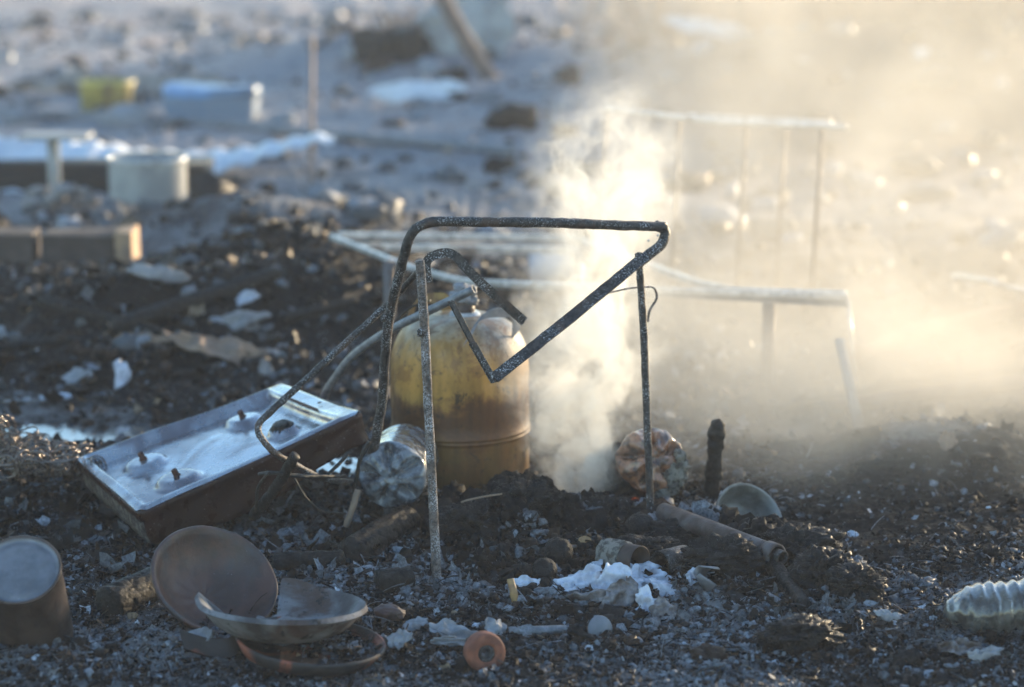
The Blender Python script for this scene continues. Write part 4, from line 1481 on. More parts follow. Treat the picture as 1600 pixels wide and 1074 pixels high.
_b = G(806, 946, 0)
m_ = tube(resample([_b, P(803, 925, _b.y), P(797, 905, _b.y + 0.01)], 0.004), 0.007, 10, wob=0.0012)
m_.v[0][:, :] = m_.v[0]
single(m_, 'amber_stick', 'amber', 'short amber coloured stick standing in the ash below the leg', 'stick')
single(sheet(G(914, 845, 0.012), 0.012, 0.009, (0.2, -0.7, 0.5), 130, crump=0.1, rag=0.1), 'tan_disc', 'amber', 'small tan disc lying above the two charred balls', 'disc', solid=0.002)
single(tube(resample([G(862, 852, .014), G(900, 855, .014)], 0.004), 0.0045, 10, wob=0.0008), 'short_rod', 'scaled_steel', 'short grey rod beside the ash-crusted can', 'rod')
for (u, v_, Y, r, lb) in [(872, 862, 4.38, 0.027, 'upper of two round charred balls below the mound crest'), (850, 892, 4.30, 0.024, 'lower of two round charred balls, nearer the amber stick'),
                          (1000, 826, 4.44, 0.031, 'charred round dome beside the foot of the right frame leg'), (160, 671, 5.25, 0.016, 'lone black ball beside the puddle behind the wire springs')]:
    m_ = rock(G(u, v_, r * 0.75), (r, r, r), int(u), 5, 0.05, 3.0, 0.05)
    single(m_, 'charred_ball', 'char', lb, 'ball')

pipe_o = tube([G(795, 988, .008), G(885, 985, .008)], 0.0095, 18)
single(pipe_o, 'grey_rod', 'grey_tube', 'smooth grey rod half buried behind the orange ring', 'rod')
m_ = lathe([(0.0005, 0.002), (0.024, 0.002), (0.026, 0.0), (0.024, -0.002), (0.0005, -0.002)], 30, frame_mat(G(938, 985, .015), (0.5, -0.8, 0.35)))
single(m_, 'metal_disc', 'tin', 'thin grey metal disc standing on edge behind the grey rod', 'disc')
for (u, v_, Y, rx, ry, nn, sd, lb) in [(705, 985, 4.0, 0.040, 0.020, (0.1, -0.4, 0.9), 41, 'crumpled pale grey ash sheet behind the orange ring'),
                                       (775, 985, 4.0, 0.024, 0.022, (0.6, -0.6, 0.5), 42, 'curled pale grey sheet touching the end of the grey rod'),
                                       (650, 975, 4.02, 0.022, 0.014, (-0.3, -0.4, 0.9), 43, 'small pale grey crumpled sheet right of the dark stone'),
                                       (705, 1003, 3.95, 0.034, 0.008, (0, -0.8, 0.5), 44, 'narrow pale strip in front of the ash sheet'),
                                       (625, 1000, 3.97, 0.022, 0.018, (-0.4, -0.5, 0.7), 45, 'grey crust piece at the right end of the red dish')]:
    single(sheet(G(u, v_, 0.016), rx, ry, nn, 200 + sd, crump=0.35), 'ash_sheet', 'pale_grey', lb, 'sheet', solid=0.0015)
single(rock(G(608, 957, 0.020), (0.030, 0.018, 0.014), 140, 4, 0.15, 1.6, 0.1, rot=-0.3), 'dark_stone', 'clay', 'smooth dark brown stone beside the broken bowl', 'stone')


# ------------------------------------------------------------------ charred logs with cracked surface
def log(p0, p1, r, seed, name, label, m='char_wood', taper=0.85, cat='log'):
    path = resample([p0, p1], 0.004)
    k = 40
    V, F = [], []
    axv = (p1 - p0).normalized()
    fm = frame_mat((0, 0, 0), axv, (0, 0, 1))
    X, Y2 = Vector(fm.col[0][:3]), Vector(fm.col[1][:3])
    n_ = len(path)
    th = np.arange(k) * 2 * PI / k
    for i, p in enumerate(path):
        f = i / (n_ - 1)
        end = min(1.0, math.sqrt(max(0.0, min(f, 1 - f)) / 0.04 + 0.05))
        # square-cracked char: recessed grooves along and across
        g1 = np.abs(vn(np.cos(th) * 3.2 + seed, np.sin(th) * 3.2, i * 0.06, seed))
        g2 = np.abs(vn(np.cos(th) * 1.2, np.sin(th) * 1.2, i * 0.30 + seed, seed + 4))
        groove = 0.10 * np.exp(-(g1 / 0.10) ** 2) + 0.10 * np.exp(-(g2 / 0.12) ** 2)
        rr = r * (1 - (1 - taper) * f) * end * (1 + 0.10 * vn(np.cos(th), np.sin(th), i * 0.02, seed + 9) - groove)
        for j in range(k):
            V.append(tuple(p + (X * math.cos(th[j]) + Y2 * math.sin(th[j])) * float(rr[j])))
    for i in range(n_ - 1):
        for j in range(k):
            F.append((i * k + j, i * k + (j + 1) % k, (i + 1) * k + (j + 1) % k, (i + 1) * k + j))
    F += [tuple(range(k))[::-1], tuple((n_ - 1) * k + j for j in range(k))]
    return single(MB().add(V, F), name, m, label, cat)


log(G(165, 950, .02), G(262, 900, .03), 0.036, 3, 'charred_log', 'thick charred log with cracked surface beside the whole clay bowl')
log(G(425, 882, .014), G(540, 874, .02), 0.022, 5, 'charred_log', 'slender charred log with scaly bark running right behind the bowls')
log(G(545, 868, .015), G(640, 808, .02), 0.034, 7, 'charred_log', 'charred log end sloping up beneath the petal-bottomed bottle')
log(G(590, 912, .015), G(645, 902, .02), 0.026, 9, 'charred_log', 'short charred stump lying left of the front leg foot')
log(G(1205, 880, .012), G(1260, 950, .008), 0.017, 11, 'charred_log', 'bent charred branch below the end of the rusty pipe')
# melted crusts on the right shoulder of the mound
for (u, v_, Y, rad, sd, lb, rt) in [
    (1240, 858, 4.33, (0.075, 0.055, 0.040), 151, 'glistening melted black crust behind the end of the rusty pipe', 0.2),
    (1335, 912, 4.24, (0.052, 0.045, 0.030), 152, 'lower knobbly black crust at the right end of the mound', 0.1),
    (1290, 895, 4.26, (0.060, 0.050, 0.040), 156, 'middle black crust between the pipe end and the mound foot', 0.3),
    (1065, 838, 4.38, (0.080, 0.040, 0.026), 153, 'flat melted black crust with pale edges below the upper pipe', -0.2),
    (1130, 870, 4.28, (0.070, 0.045, 0.032), 154, 'dull black crust in front of the middle of the rusty pipe', 0.0),
    (1250, 990, 3.95, (0.065, 0.040, 0.024), 155, 'low brown-black crust near the bottom right of the mound', 0.3),
    (745, 815, 4.50, (0.075, 0.05, 0.036), 157, 'rounded black crust between the front leg and gas cylinder', 0.2),
    (822, 778, 4.58, (0.050, 0.04, 0.032), 158, 'knobbly black crust on the crest in front of gas cylinder', 0.0),
    (945, 800, 4.52, (0.050, 0.035, 0.028), 159, 'black crust in front of the smoking crack', 0.0),
    (1015, 858, 4.36, (0.06, 0.035, 0.022), 160, 'thin black crust above the two small cans', 0.0),
]:
    single(rock(G(u, v_, 0.018), rad, sd, 5, 0.32, 1.9, 0.42, rot=rt, octv=6), 'melted_crust', 'char', lb, 'crust')
for (u, v_, Y, rx, ry, nn, sd, lb) in [
    (1060, 818, 4.40, 0.030, 0.010, (0.2, -0.5, 0.8), 61, 'silvery flaked ash skin over the flat crust'),
    (1240, 828, 4.34, 0.034, 0.012, (0.3, -0.4, 0.9), 62, 'silvery ash skin on top of the glistening crust'),
    (1385, 962, 4.10, 0.026, 0.010, (0.2, -0.4, 0.9), 63, 'curled grey flake lying right of the mound foot'),
    (1500, 1012, 3.85, 0.034, 0.016, (0.1, -0.5, 0.9), 64, 'wide brown-grey flake at the lower right'),
    (1540, 1022, 3.84, 0.030, 0.010, (-0.2, -0.5, 0.9), 65, 'thin pale flake at the lower right corner')]:
    single(sheet(G(u, v_, 0.02), rx, ry, nn, 300 + sd, crump=0.4), 'ash_skin', 'pale_grey' if sd != 64 else 'scorch', lb, 'flake', solid=0.0015)

# ------------------------------------------------------------------ burnt strips and cables near the cooker
for pts, r, mt_, lb in [
    ([P(395, 808, 4.42), P(432, 762, 4.38), P(462, 712, 4.34)], 0.0105, 'char_wood', 'forked burnt stick leaning up against the seat hoop'),
    ([P(405, 742, 4.36), P(425, 738, 4.34), P(470, 745, 4.38), P(540, 744, 4.48)], 0.004, 'wire_black', 'black burnt cable running across under the cooker corner'),
    ([P(400, 800, 4.40), P(402, 760, 4.36), P(420, 738, 4.34)], 0.003, 'wire_black', 'thin curled black wire below the near edge of the cooker'),
    ([P(546, 800, 4.58), P(556, 758, 4.57), P(562, 715, 4.55), P(577, 690, 4.55)], 0.004, 'wire_black', 'upright black wire between cooker end and bottle'),
    ([P(540, 822, 4.52), P(552, 790, 4.52), P(560, 765, 4.53)], 0.0065, 'tan_board', 'pale splintered stick standing below the bottle'),
    ([P(512, 742, 4.44), P(530, 725, 4.46), P(544, 710, 4.47)], 0.0035, 'wire_black', 'short slanting black splinter over the bright puddle'),
    ([P(460, 748, 4.36), P(475, 775, 4.36), P(500, 800, 4.42), P(540, 803, 4.52)], 0.0022, 'wire_black', 'loose hanging thin wire loop under the seat hoop'),
    ([P(1180, 600, 5.6), P(1150, 625, 5.6), P(1128, 605, 5.6)], 0.004, 'tan_board', 'short pale splinter on the ground behind the stake'),
    ([P(720, 785, 4.5), P(745, 778, 4.5), P(785, 772, 4.5)], 0.0018, 'tan_board', 'thin pale straw lying on the mound below the gas cylinder'),
    ([P(785, 788, 4.5), P(802, 798, 4.48), P(820, 810, 4.46)], 0.0014, 'scaled_steel', 'fine grey straw lying on the mound below the crest'),
    ([P(1185, 960, 4.0), P(1210, 966, 4.0), P(1235, 975, 3.98)], 0.0014, 'tan_board', 'fine pale straw lying at the lower right of the mound'),
    ([P(0, 728, 4.72), P(60, 724, 4.72), P(118, 719, 4.74)], 0.0026, 'wire', 'straight dark rod lying in front of the wire springs'),
]:
    single(tube(resample(fillet(pts, 0.03, 5), 0.004), r, 8, wob=r * 0.25, seed=int(r * 1e5)), 'burnt_strip' if mt_ != 'wire' else 'wire_rod', mt_, lb, 'strip' if mt_ != 'wire' else 'rod')
# ribbed strip near the can
m_ = MB()
for k in range(9):
    c = G(84 + k * 4.2, 842 + 3 * math.sin(k), 0.012)
    sweep(m_, [c + Vector((0, 0, -0.012)), c + Vector((0.003, 0, 0.010))], circle(0.0016, 6))
sweep(m_, [G(82, 850, .004), G(122, 852, .004)], circle(0.002, 6))
single(m_, 'burnt_comb', 'sooty_steel', 'small sooty comb-like metal strip behind the tin can', 'comb')

# ------------------------------------------------------------------ mattress springs
rs = random.Random(5)
proto = None
for k in range(75):
    u = rs.uniform(-30, 150) if k > 12 else rs.uniform(-30, 70)
    top = np.interp(u, [-30, 20, 90, 160], [640, 655, 690, 708])
    v_ = rs.uniform(top + 10, 738)
    Y = rs.uniform(4.72, 5.05)
    c = P(u, v_, Y)
    c.z = max(c.z, hz(c.x, c.y) + 0.012)
    turns = rs.choice([2.2, 3.0, 3.6])
    pts = []
    for i in range(int(turns * 18)):
        a = i / 18 * 2 * PI
        rr = 0.020 + 0.010 * abs(i / (turns * 18) - 0.5) * 2
        pts.append(Vector((rr * math.cos(a), rr * math.sin(a), i / 18 * 0.012 - turns * 0.006)))
    rot = Matrix.Rotation(rs.uniform(0, 6.28), 3, 'Z') @ Matrix.Rotation(rs.uniform(0.2, 1.5), 3, 'X') @ Matrix.Rotation(rs.uniform(0, 6.28), 3, 'Z')
    sc_ = rs.uniform(0.6, 1.1)
    pts = [c + rot @ (p * sc_) for p in pts]
    single(sweep(MB(), pts, circle(0.0018, 5)), 'wire_spring', 'wire', 'coiled steel wire spring in the tangled heap at the left edge', 'spring', group='tangled wire springs at the left edge')

# ------------------------------------------------------------------ blurred things behind


def rail(pts, r, m, name, parent, rad=0.05, **k):
    return tube(resample(fillet(pts, rad, 6), 0.03), r, 10, **k).build(name, m, parent)


# table / bed frame behind the smoke
base = Vector((0.2, 6.2, 0.0))
t = thing('bed_frame', 'pale steel bed frame standing behind the gas cylinder in the smoke', 'bed frame', base)


def sq(pts, w, h, name, m='pale_steel'):
    return sweep(MB(), resample(fillet(pts, 0.06, 5), 0.04), [(-w, -h), (w, -h), (w, h), (-w, h)]).build(name, m, t, smooth=False, bev=0.002)


sq([P(517, 370, 6.6), P(640, 418, 6.15), P(720, 440, 5.95), P(1000, 452, 5.85), P(1325, 464, 5.75)], 0.006, 0.0075, 'side_rail')
sq([P(528, 368, 6.62), P(905, 374, 6.9)], 0.008, 0.010, 'end_rail')
sq([P(560, 386, 6.45), P(905, 392, 6.75)], 0.008, 0.010, 'cross_rail')
sq([P(905, 376, 6.9), P(1000, 410, 6.6), P(1090, 443, 6.2), P(1150, 455, 6.0), P(1322, 460, 5.78)], 0.008, 0.010, 'side_rail')
sweep(MB(), [P(760, 444, 5.95), P(1325, 474, 5.76)], [(-0.005, -0.009), (0.005, -0.009), (0.005, 0.009), (-0.005, 0.009)]).build('lower_rail', 'bracket', t, smooth=False)


def leg_to(u, v_, Y, r, name='leg', m='rust', lean=0.0):
    p = P(u, v_, Y)
    tube([p, Vector((p.x + lean, p.y, hz(p.x, p.y) - 0.02))], r, 10).build(name, m, t)


leg_to(608, 408, 6.2, 0.016)
leg_to(903, 395, 6.7, 0.018, m='bracket')
leg_to(1202, 474, 5.85, 0.017)
leg_to(1325, 470, 5.76, 0.006, lean=0.03, m='pale_steel')
# bright board standing behind it
single(box(MB(), G(868, 420, 0.05), (0.16, 0.02, 0.10)), 'white_board', 'sheet_white', 'small square white board seen behind the bed frame through smoke', 'board')
# white slanted post at the right
m_ = sweep(MB(), [P(1345, 680, 5.3), P(1312, 530, 5.45)], [(-0.011, -0.006), (0.011, -0.006), (0.011, 0.006), (-0.011, 0.006)])
single(m_, 'slanted_post', 'concrete', 'slanted grey post leaning in the smoke right of the stake', 'post')
# second frame further back
base = Vector((P(1130, 300, 7).x, 7.0, 0.0))
t = thing('table_frame', 'distant rusty table frame with thin legs at the top of the smoke plume', 'table frame', base)
rail([P(945, 170, 7.1), P(1130, 192, 7.0), P(1325, 199, 6.9)], 0.010, 'pale_steel', 'top_rail', t)
rail([P(1075, 182, 7.5), P(1300, 194, 7.3)], 0.011, 'pale_steel', 'top_rail', t)
for (u, v_, Y, vb) in [(948, 175, 7.1, 330), (1062, 188, 7.05, 340), (1166, 196, 7.0, 345), (1228, 192, 7.35, 345), (1285, 198, 6.92, 345)]:
    p = P(u, v_, Y)
    tube([p, Vector((p.x - 0.02, p.y, hz(p.x, p.y) - 0.02))], 0.0065, 8).build('leg', 'rust', t)

# long rails / pipes in the smoke at the right
for pts, r, mt_, lb in [
    ([G(1290, 640, .02), G(1440, 618, .02), G(1660, 590, .02)], 0.020, 'rust', 'lowest long grey pipe lying on the ground at the right'),
    ([G(1215, 645, .014), G(1400, 600, .02), G(1680, 572, .02)], 0.016, 'char_wood', 'thin brown pipe lying just behind the lowest long pipe'),
    ([G(1330, 555, .03), G(1460, 512, .03), G(1700, 465, .03)], 0.026, 'pole', 'thick grey beam sloping up to the right edge through the smoke'),
    ([G(1490, 432, .05), G(1550, 440, .12), G(1640, 468, .06)], 0.009, 'pale_steel', 'curved pale rod at the right edge above the grey beam'),
    ([P(1132, 606, 5.75), P(1166, 648, 5.7)], 0.010, 'tan_board', 'short sunlit tan stub sticking up behind the stake'),
    ([P(676, -30, 13.5), P(720, 50, 13.3), P(792, 165, 13.0)], 0.045, 'pole', 'brown leaning pole in the far background at the top'),
    ([P(488, 60, 11.5), P(486, 330, 9.0)], 0.010, 'pole', 'thin upright stake in the hazy background left of centre'),
    ([G(-60, 172, .02), G(300, 190, .02), G(800, 236, .02)], 0.026, 'grey_tube', 'long grey pipe lying across the far ground behind the roofing sheet'),
]:
    single(tube(resample(fillet(pts, 0.3, 6), 0.03), r, 10, wob=0.003), 'long_pipe' if 'pipe' in lb else 'pole', mt_, lb, 'pipe' if 'pipe' in lb else 'pole')

# corrugated white roofing sheet lying in a wave
n_u, n_v = 150, 10
crv = [(-80, 214), (0, 214), (60, 218), (150, 222), (230, 236), (300, 238), (380, 232), (440, 220), (490, 210), (522, 212)]
V, F = [], []
for i in range(n_u + 1):
    u = -80 + 602 * i / n_u
    vt = np.interp(u, [c_[0] for c_ in crv], [c_[1] for c_ in crv])
    back = P(u, float(vt), 9.9)
    front_drop = np.interp(u, [-80, 60, 160, 300, 420, 522], [0.16, 0.18, 0.15, 0.04, 0.02, 0.01])
    for j in range(n_v + 1):
        f = j / n_v
        z = back.z - front_drop * f * 0.9
        dpt = 0.75 * float(np.interp(u, [230, 360, 522], [1, 0.42, 0.22]))
        x = back.x * (1 - 0.15 * dpt * f)
        V.append((x, 9.9 - dpt * f, z + 0.008 * math.sin(x * 60)))
for i in range(n_u):
    for j in range(n_v):
        p = i * (n_v + 1) + j
        F.append((p, p + n_v + 1, p + n_v + 2, p + 1))
single(MB().add(V, F), 'roofing_sheet', 'sheet_white', 'wavy white corrugated roofing sheet lying across the left background', 'roofing sheet', solid=0.006)
# dark slab underneath the sheet
m_ = MB()
box(m_, P(40, 285, 9.4), (1.5, 0.3, 0.16), jit=0.02)
single(m_, 'dark_slab', 'char_wood', 'dark slab underneath the white roofing sheet', 'board')

# ribbed grey drum, yellow bucket, blue barrel
c = P(232, 312, 8.7)
t = thing('ribbed_drum', 'pale grey ribbed metal drum standing before the roofing sheet', 'drum', (c.x, c.y, c.z))
Rd, Hd = 0.140, 0.155
prof = [(0.001, 0.0), (Rd, 0.0)]
for k in range(17):
    prof.append((Rd + (0.005 if k % 2 else -0.002), 0.01 + (Hd - 0.02) * k / 16))
prof += [(Rd, Hd), (Rd - 0.01, Hd), (Rd - 0.012, Hd - 0.12)]
lathe(prof, 40, Matrix.Translation(c)).build('drum_wall', 'concrete', t)
lathe([(Rd + 0.004, Hd - 0.008), (Rd + 0.009, Hd - 0.004), (Rd + 0.009, Hd + 0.006), (Rd - 0.002, Hd + 0.006)], 40, Matrix.Translation(c)).build('rim', 'pale_steel', t)

c = P(168, 176, 12.0)
t = thing('yellow_bucket', 'faded yellow plastic bucket on the far ground left', 'bucket', (c.x, c.y, c.z))
lathe([(0.001, 0), (0.125, 0), (0.135, 0.14), (0.142, 0.145), (0.142, 0.165), (0.132, 0.165), (0.12, 0.01)], 36, Matrix.Translation(c)).build('bucket_wall', 'yellow', t)
hp = [c + Vector((0.14 * math.cos(a), 0, 0.15 + 0.03 * math.sin(a))) for a in np.linspace(0, PI, 14)]
tube(hp, 0.005, 6).build('handle', 'grey_tube', t)

c = P(332, 186, 11.6)
t = thing('blue_tub', 'blue and grey plastic tub standing right of the yellow bucket', 'tub', (c.x, c.y, c.z))
m_ = MB()
W, Dp, Hh = 0.46, 0.30, 0.12
V = []
for z, s in ((0, 0.94), (Hh, 1.0)):
    for a in np.linspace(0, 2 * PI, 36, endpoint=False):
        ca, sa = math.cos(a), math.sin(a)
        k = (abs(ca) ** 5 + abs(sa) ** 5) ** (-1 / 5)
        V.append((c.x + ca * k * W / 2 * s, c.y + sa * k * Dp / 2 * s, c.z + z))
F = [(i, (i + 1) % 36, 36 + (i + 1) % 36, 36 + i) for i in range(36)] + [tuple(range(36))]
m_.add(V, F)
m_.build('tub_wall', 'grey_blue', t, solid=0.008)
V2 = []
for z, s in ((0.0, 1.0), (0.035, 1.03), (0.04, 0.98)):
    for a in np.linspace(0, 2 * PI, 36, endpoint=False):
        ca, sa = math.cos(a), math.sin(a)
        k = (abs(ca) ** 5 + abs(sa) ** 5) ** (-1 / 5)
        V2.append((c.x + ca * k * W / 2 * s, c.y + sa * k * Dp / 2 * s, c.z + Hh + z + 0.012 * math.cos(a * 2 + 1)))
F2 = [(q * 36 + i, q * 36 + (i + 1) % 36, (q + 1) * 36 + (i + 1) % 36, (q + 1) * 36 + i) for q in (0, 1) for i in range(36)] + [tuple(72 + i for i in range(36))]
MB().add(V2, F2).build('lid', 'blue', t)

# T-shaped concrete stand on rubble
c = P(86, 298, 8.9)
t = thing('concrete_stand', 'pale T-shaped stand with a flat top at far left', 'stand', (c.x, c.y, c.z))
tube([c + Vector((0, 0, -0.05)), c + Vector((0, 0, 0.20))], 0.024, 14).build('post', 'concrete', t)
box(MB(), P(88, 212, 8.9), (0.26, 0.16, 0.018)).build('top_board', 'concrete', t, smooth=False, bev=0.003)
rr = random.Random(3)
for k in range(16):
    u, v_ = rr.uniform(25, 145), rr.uniform(296, 335)
    c = P(u, v_, 8.7 + rr.uniform(-0.1, 0.1))
    r = rr.uniform(0.022, 0.045)
    single(rock(c, (r * 1.3, r, r * 0.6), 400 + k, 2, 0.3), 'rubble_lump', 'rubble', 'pale rubble lump in the pile around the foot of the T-shaped stand', 'rubble', group='pale rubble around the stand')
# blocks
for (u, v_, Y, w, h_, mt_, lb) in [(128, 392, 7.4, 0.20, 0.125, 'brick', 'wide dark brown block standing at left behind the mud'),
                                   (200, 386, 7.35, 0.05, 0.115, 'brick_sunlit', 'sunlit right face of the wide brown block, painted as a tan slab'),  # sunlight on the block end, painted as a tan piece
                                   (20, 390, 7.4, 0.13, 0.13, 'brick', 'brown block at the left edge beside the wide one')]:
    p = P(u, v_, Y)
    single(box(MB(), p, (w * 1.15, 0.14, h_), jit=0.006, seed=int(u)), 'brick_block', mt_, lb, 'block', smooth=False, bev=0.006)

# pale pieces lying in the middle distance
for (u, v_, Y, rx, ry, nn, sd, mt_, lb) in [
    (190, 588, 5.9, 0.020, 0.042, (0.5, -0.8, 0.3), 1, 'white', 'upright white cone-like shard left of centre behind the springs'),
    (122, 588, 5.95, 0.040, 0.026, (-0.2, -0.6, 0.7), 2, 'pale_grey', 'pale curved shard left of the upright white shard'),
    (95, 620, 5.75, 0.026, 0.010, (0, -0.5, 0.8), 3, 'white', 'small bright shard above the wire springs'),
    (30, 626, 5.7, 0.040, 0.010, (0, -0.4, 0.9), 4, 'pale_grey', 'flat grey shard at the left edge above the springs'),
    (380, 468, 6.9, 0.050, 0.020, (-0.4, -0.6, 0.6), 5, 'white', 'long white slab lying on the dark slope'),
    (372, 502, 6.7, 0.075, 0.034, (-0.2, -0.6, 0.8), 6, 'rubble', 'round pale slab just below the long white slab'),
    (340, 545, 6.4, 0.13, 0.050, (0.35, -0.5, 0.8), 7, 'tan_board', 'wide tan board lying on the dark slope'),
    (415, 575, 6.1, 0.016, 0.026, (0.2, -0.9, 0.4), 8, 'rubble', 'small pale shard above the far corner of the cooker'),
    (425, 552, 6.2, 0.018, 0.014, (0.2, -0.6, 0.7), 9, 'rubble', 'small pale stone above the cooker beside the tan board'),
    (220, 532, 6.3, 0.07, 0.018, (0.1, -0.5, 0.8), 10, 'tan_board', 'curved tan strip left of the wide tan board'),
    (250, 430, 7.4, 0.08, 0.03, (0.1, -0.4, 0.9), 11, 'rubble', 'pale slab right of the sunlit block face'),
    (745, 292, 9.4, 0.04, 0.025, (0, -0.6, 0.7), 12, 'rubble', 'single pale stone on the far slope above the top hoop'),
    (655, 145, 13.0, 0.22, 0.10, (0, -0.5, 0.8), 13, 'sheet_white', 'pale sheet in the dark far heap near the leaning pole'),
    (610, 75, 15.2, 0.12, 0.08, (0, -0.7, 0.6), 14, 'sheet_white', 'small pale panel on top of the dark far heap'),
    (1110, 45, 16.5, 0.25, 0.06, (0.3, -0.7, 0.5), 15, 'sheet_white', 'long pale sheet lying at the top centre-right'),
    (1480, 690, 5.3, 0.020, 0.026, (0.2, -0.9, 0.4), 16, 'tan_board', 'tan shard standing in for the warm sunlit top of the hump at right'),  # tan colour put in for sunlight on the hump top
    (735, 45, 17.0, 0.26, 0.22, (0, -0.9, 0.3), 17, 'concrete', 'large pale panel standing behind the leaning pole'),
    (170, 140, 14.5, 0.6, 0.08, (0, -0.3, 0.95), 19, 'rubble', 'long strip of pinkish rubble behind the yellow bucket'),
]:
    single(sheet(G(u, v_, ry * 0.5), rx, ry, nn, 500 + sd, crump=0.2), 'pale_shard', mt_, lb, 'shard', solid=0.004)

for a_, b_, r_, sd, lb in [((175, 515), (440, 425), 0.045, 21, 'long charred plank lying up the dark slope behind the cooker'),
                           ((60, 470), (250, 520), 0.034, 23, 'charred plank lying across the mud left of the dark slope'),
                           ((250, 590), (420, 560), 0.020, 25, 'thin charred plank end just behind the cooker'),
                           ((0, 545), (120, 530), 0.026, 27, 'charred plank at the left edge below the brown blocks'),
                           ((440, 500), (560, 470), 0.030, 29, 'charred plank left of the gas cylinder on the dark slope')]:
    log(G(a_[0], a_[1], r_ * 0.3), G(b_[0], b_[1], r_ * 0.3), r_ * 0.6, sd, 'charred_plank', lb, cat='plank')
# dark far heap (burnt tyre / bush stump)
r2 = random.Random(9)
m_ = MB()
for k in range(26):
    c = P(620 + r2.uniform(-55, 70), 105 + r2.uniform(-40, 35), 14.2 + r2.uniform(-0.3, 0.3))
    rock(c, (0.13, 0.13, 0.09), 600 + k, 2, 0.4, 2.0, 0.3, mb=m_)
single(m_, 'burnt_bush', 'char_wood', 'dark burnt shrub remains on the far ground near the leaning pole', 'burnt shrub')
m_ = MB()
for k in range(110):
    a, h_ = r2.uniform(0, 6.28), r2.uniform(0.15, 0.45)
    b0 = P(640 + r2.uniform(-50, 60), 130, 14.2)
    sweep(m_, [b0, b0 + Vector((0.5 * h_ * math.cos(a), 0.5 * h_ * math.sin(a), h_))], circle(0.008, 4))
single(m_, 'burnt_twig_bush', 'pole', 'bare brown twigs of a burnt bush in the far background', 'bush')
# low dry brush at the top right, veiled by smoke
for q, (u0, v0, Y0, lb) in enumerate([(1180, 110, 15.5, 'brown dry bush behind the distant table frame'), (1400, 130, 14.5, 'brown dry bush at the top right inside the smoke'),
                                      (1570, 180, 13.0, 'brown dry bush at the right edge behind the smoke')]):
    m_ = MB()
    cc = P(u0, v0, Y0)
    gz0 = hz(cc.x, cc.y)
    for k in range(260):
        a, h_ = r2.uniform(0, 6.28), r2.uniform(0.2, 0.75)
        b0 = Vector((cc.x + r2.gauss(0, 0.45), cc.y + r2.gauss(0, 0.3), gz0 - 0.02))
        mid = b0 + Vector((0.15 * math.cos(a), 0.15 * math.sin(a), h_ * 0.6))
        sweep(m_, [b0, mid, mid + Vector((0.3 * h_ * math.cos(a + 1), 0.3 * h_ * math.sin(a + 1), h_ * 0.4))], circle(0.007, 4), scale=[1, 0.8, 0.4])
    single(m_, 'dry_bush', 'tan_board', lb, 'bush')


# ------------------------------------------------------------------ haze and smoke
def vol_mat(name):
    m = bpy.data.materials.new(name)
    m.use_nodes = True
    nt = m.node_tree
    nt.nodes.clear()
    out = nt.nodes.new('ShaderNodeOutputMaterial')
    pv = nt.nodes.new('ShaderNodeVolumePrincipled')
    nt.links.new(pv.outputs[0], out.inputs['Volume'])
    return m, nt, pv


def vol_box(name, lo, hi, m, label, cat):
    c = Vector(((lo[0] + hi[0]) / 2, (lo[1] + hi[1]) / 2, lo[2]))
    mb = box(MB(), Vector(((lo[0] + hi[0]) / 2, (lo[1] + hi[1]) / 2, (lo[2] + hi[2]) / 2)), (hi[0] - lo[0], hi[1] - lo[1], hi[2] - lo[2]))
    o = mb.build(name, m, None, smooth=False, kind='stuff', org=c)
    o['label'] = label
    o['category'] = cat
    return o


hm, nt, pv = vol_mat('thin_blue_haze')
pv.inputs['Color'].default_value = (0.86, 0.91, 1.0, 1)
pv.inputs['Density'].default_value = 0.004
pv.inputs['Anisotropy'].default_value = 0.0
vol_box('haze', (-40, -4, -1.6), (40, 46, 1.85), hm, 'thin bluish haze hanging over the burnt ground', 'haze')


def curve_node(nt, val, pts):
    n = nt.nodes.new('ShaderNodeFloatCurve')
    c = n.mapping.curves[0]
    c.points[0].location = pts[0]
    c.points[-1].location = pts[-1]
    for p in pts[1:-1]:
        c.points.new(*p)
    n.mapping.update()
    nt.links.new(val, n.inputs['Value'])
    return n.outputs[0]


def warped(nt, vec, scale, amp, detail=3):
    n = nt.nodes.new('ShaderNodeTexNoise')
    n.inputs['Scale'].default_value = scale
    n.inputs['Detail'].default_value = detail
    nt.links.new(vec, n.inputs['Vector'])
    s1 = nt.nodes.new('ShaderNodeVectorMath')
    s1.operation = 'SUBTRACT'
    nt.links.new(n.outputs['Color'], s1.inputs[0])
    s1.inputs[1].default_value = (0.5, 0.5, 0.5)
    s2 = nt.nodes.new('ShaderNodeVectorMath')
    s2.operation = 'SCALE'
    nt.links.new(s1.outputs[0], s2.inputs[0])
    s2.inputs['Scale'].default_value = amp
    s3 = nt.nodes.new('ShaderNodeVectorMath')
    s3.operation = 'ADD'
    nt.links.new(vec, s3.inputs[0])
    nt.links.new(s2.outputs[0], s3.inputs[1])
    return s3.outputs[0]


# the plume rising from the crack in the mound: world-anchored, object origin at its foot
foot = P(905, 785, 4.72)
pm, nt, pv = vol_mat('dense_white_smoke')
tc = nt.nodes.new('ShaderNodeTexCoord')
vec = tc.outputs['Object']
wv = warped(nt, vec, 5.0, 0.20, 4)
wv = warped(nt, wv, 26.0, 0.06, 2)
sep = nt.nodes.new('ShaderNodeSeparateXYZ')
nt.links.new(wv, sep.inputs[0])
HP = 0.87
zt = _math(nt, 'DIVIDE', sep.outputs['Z'], HP)
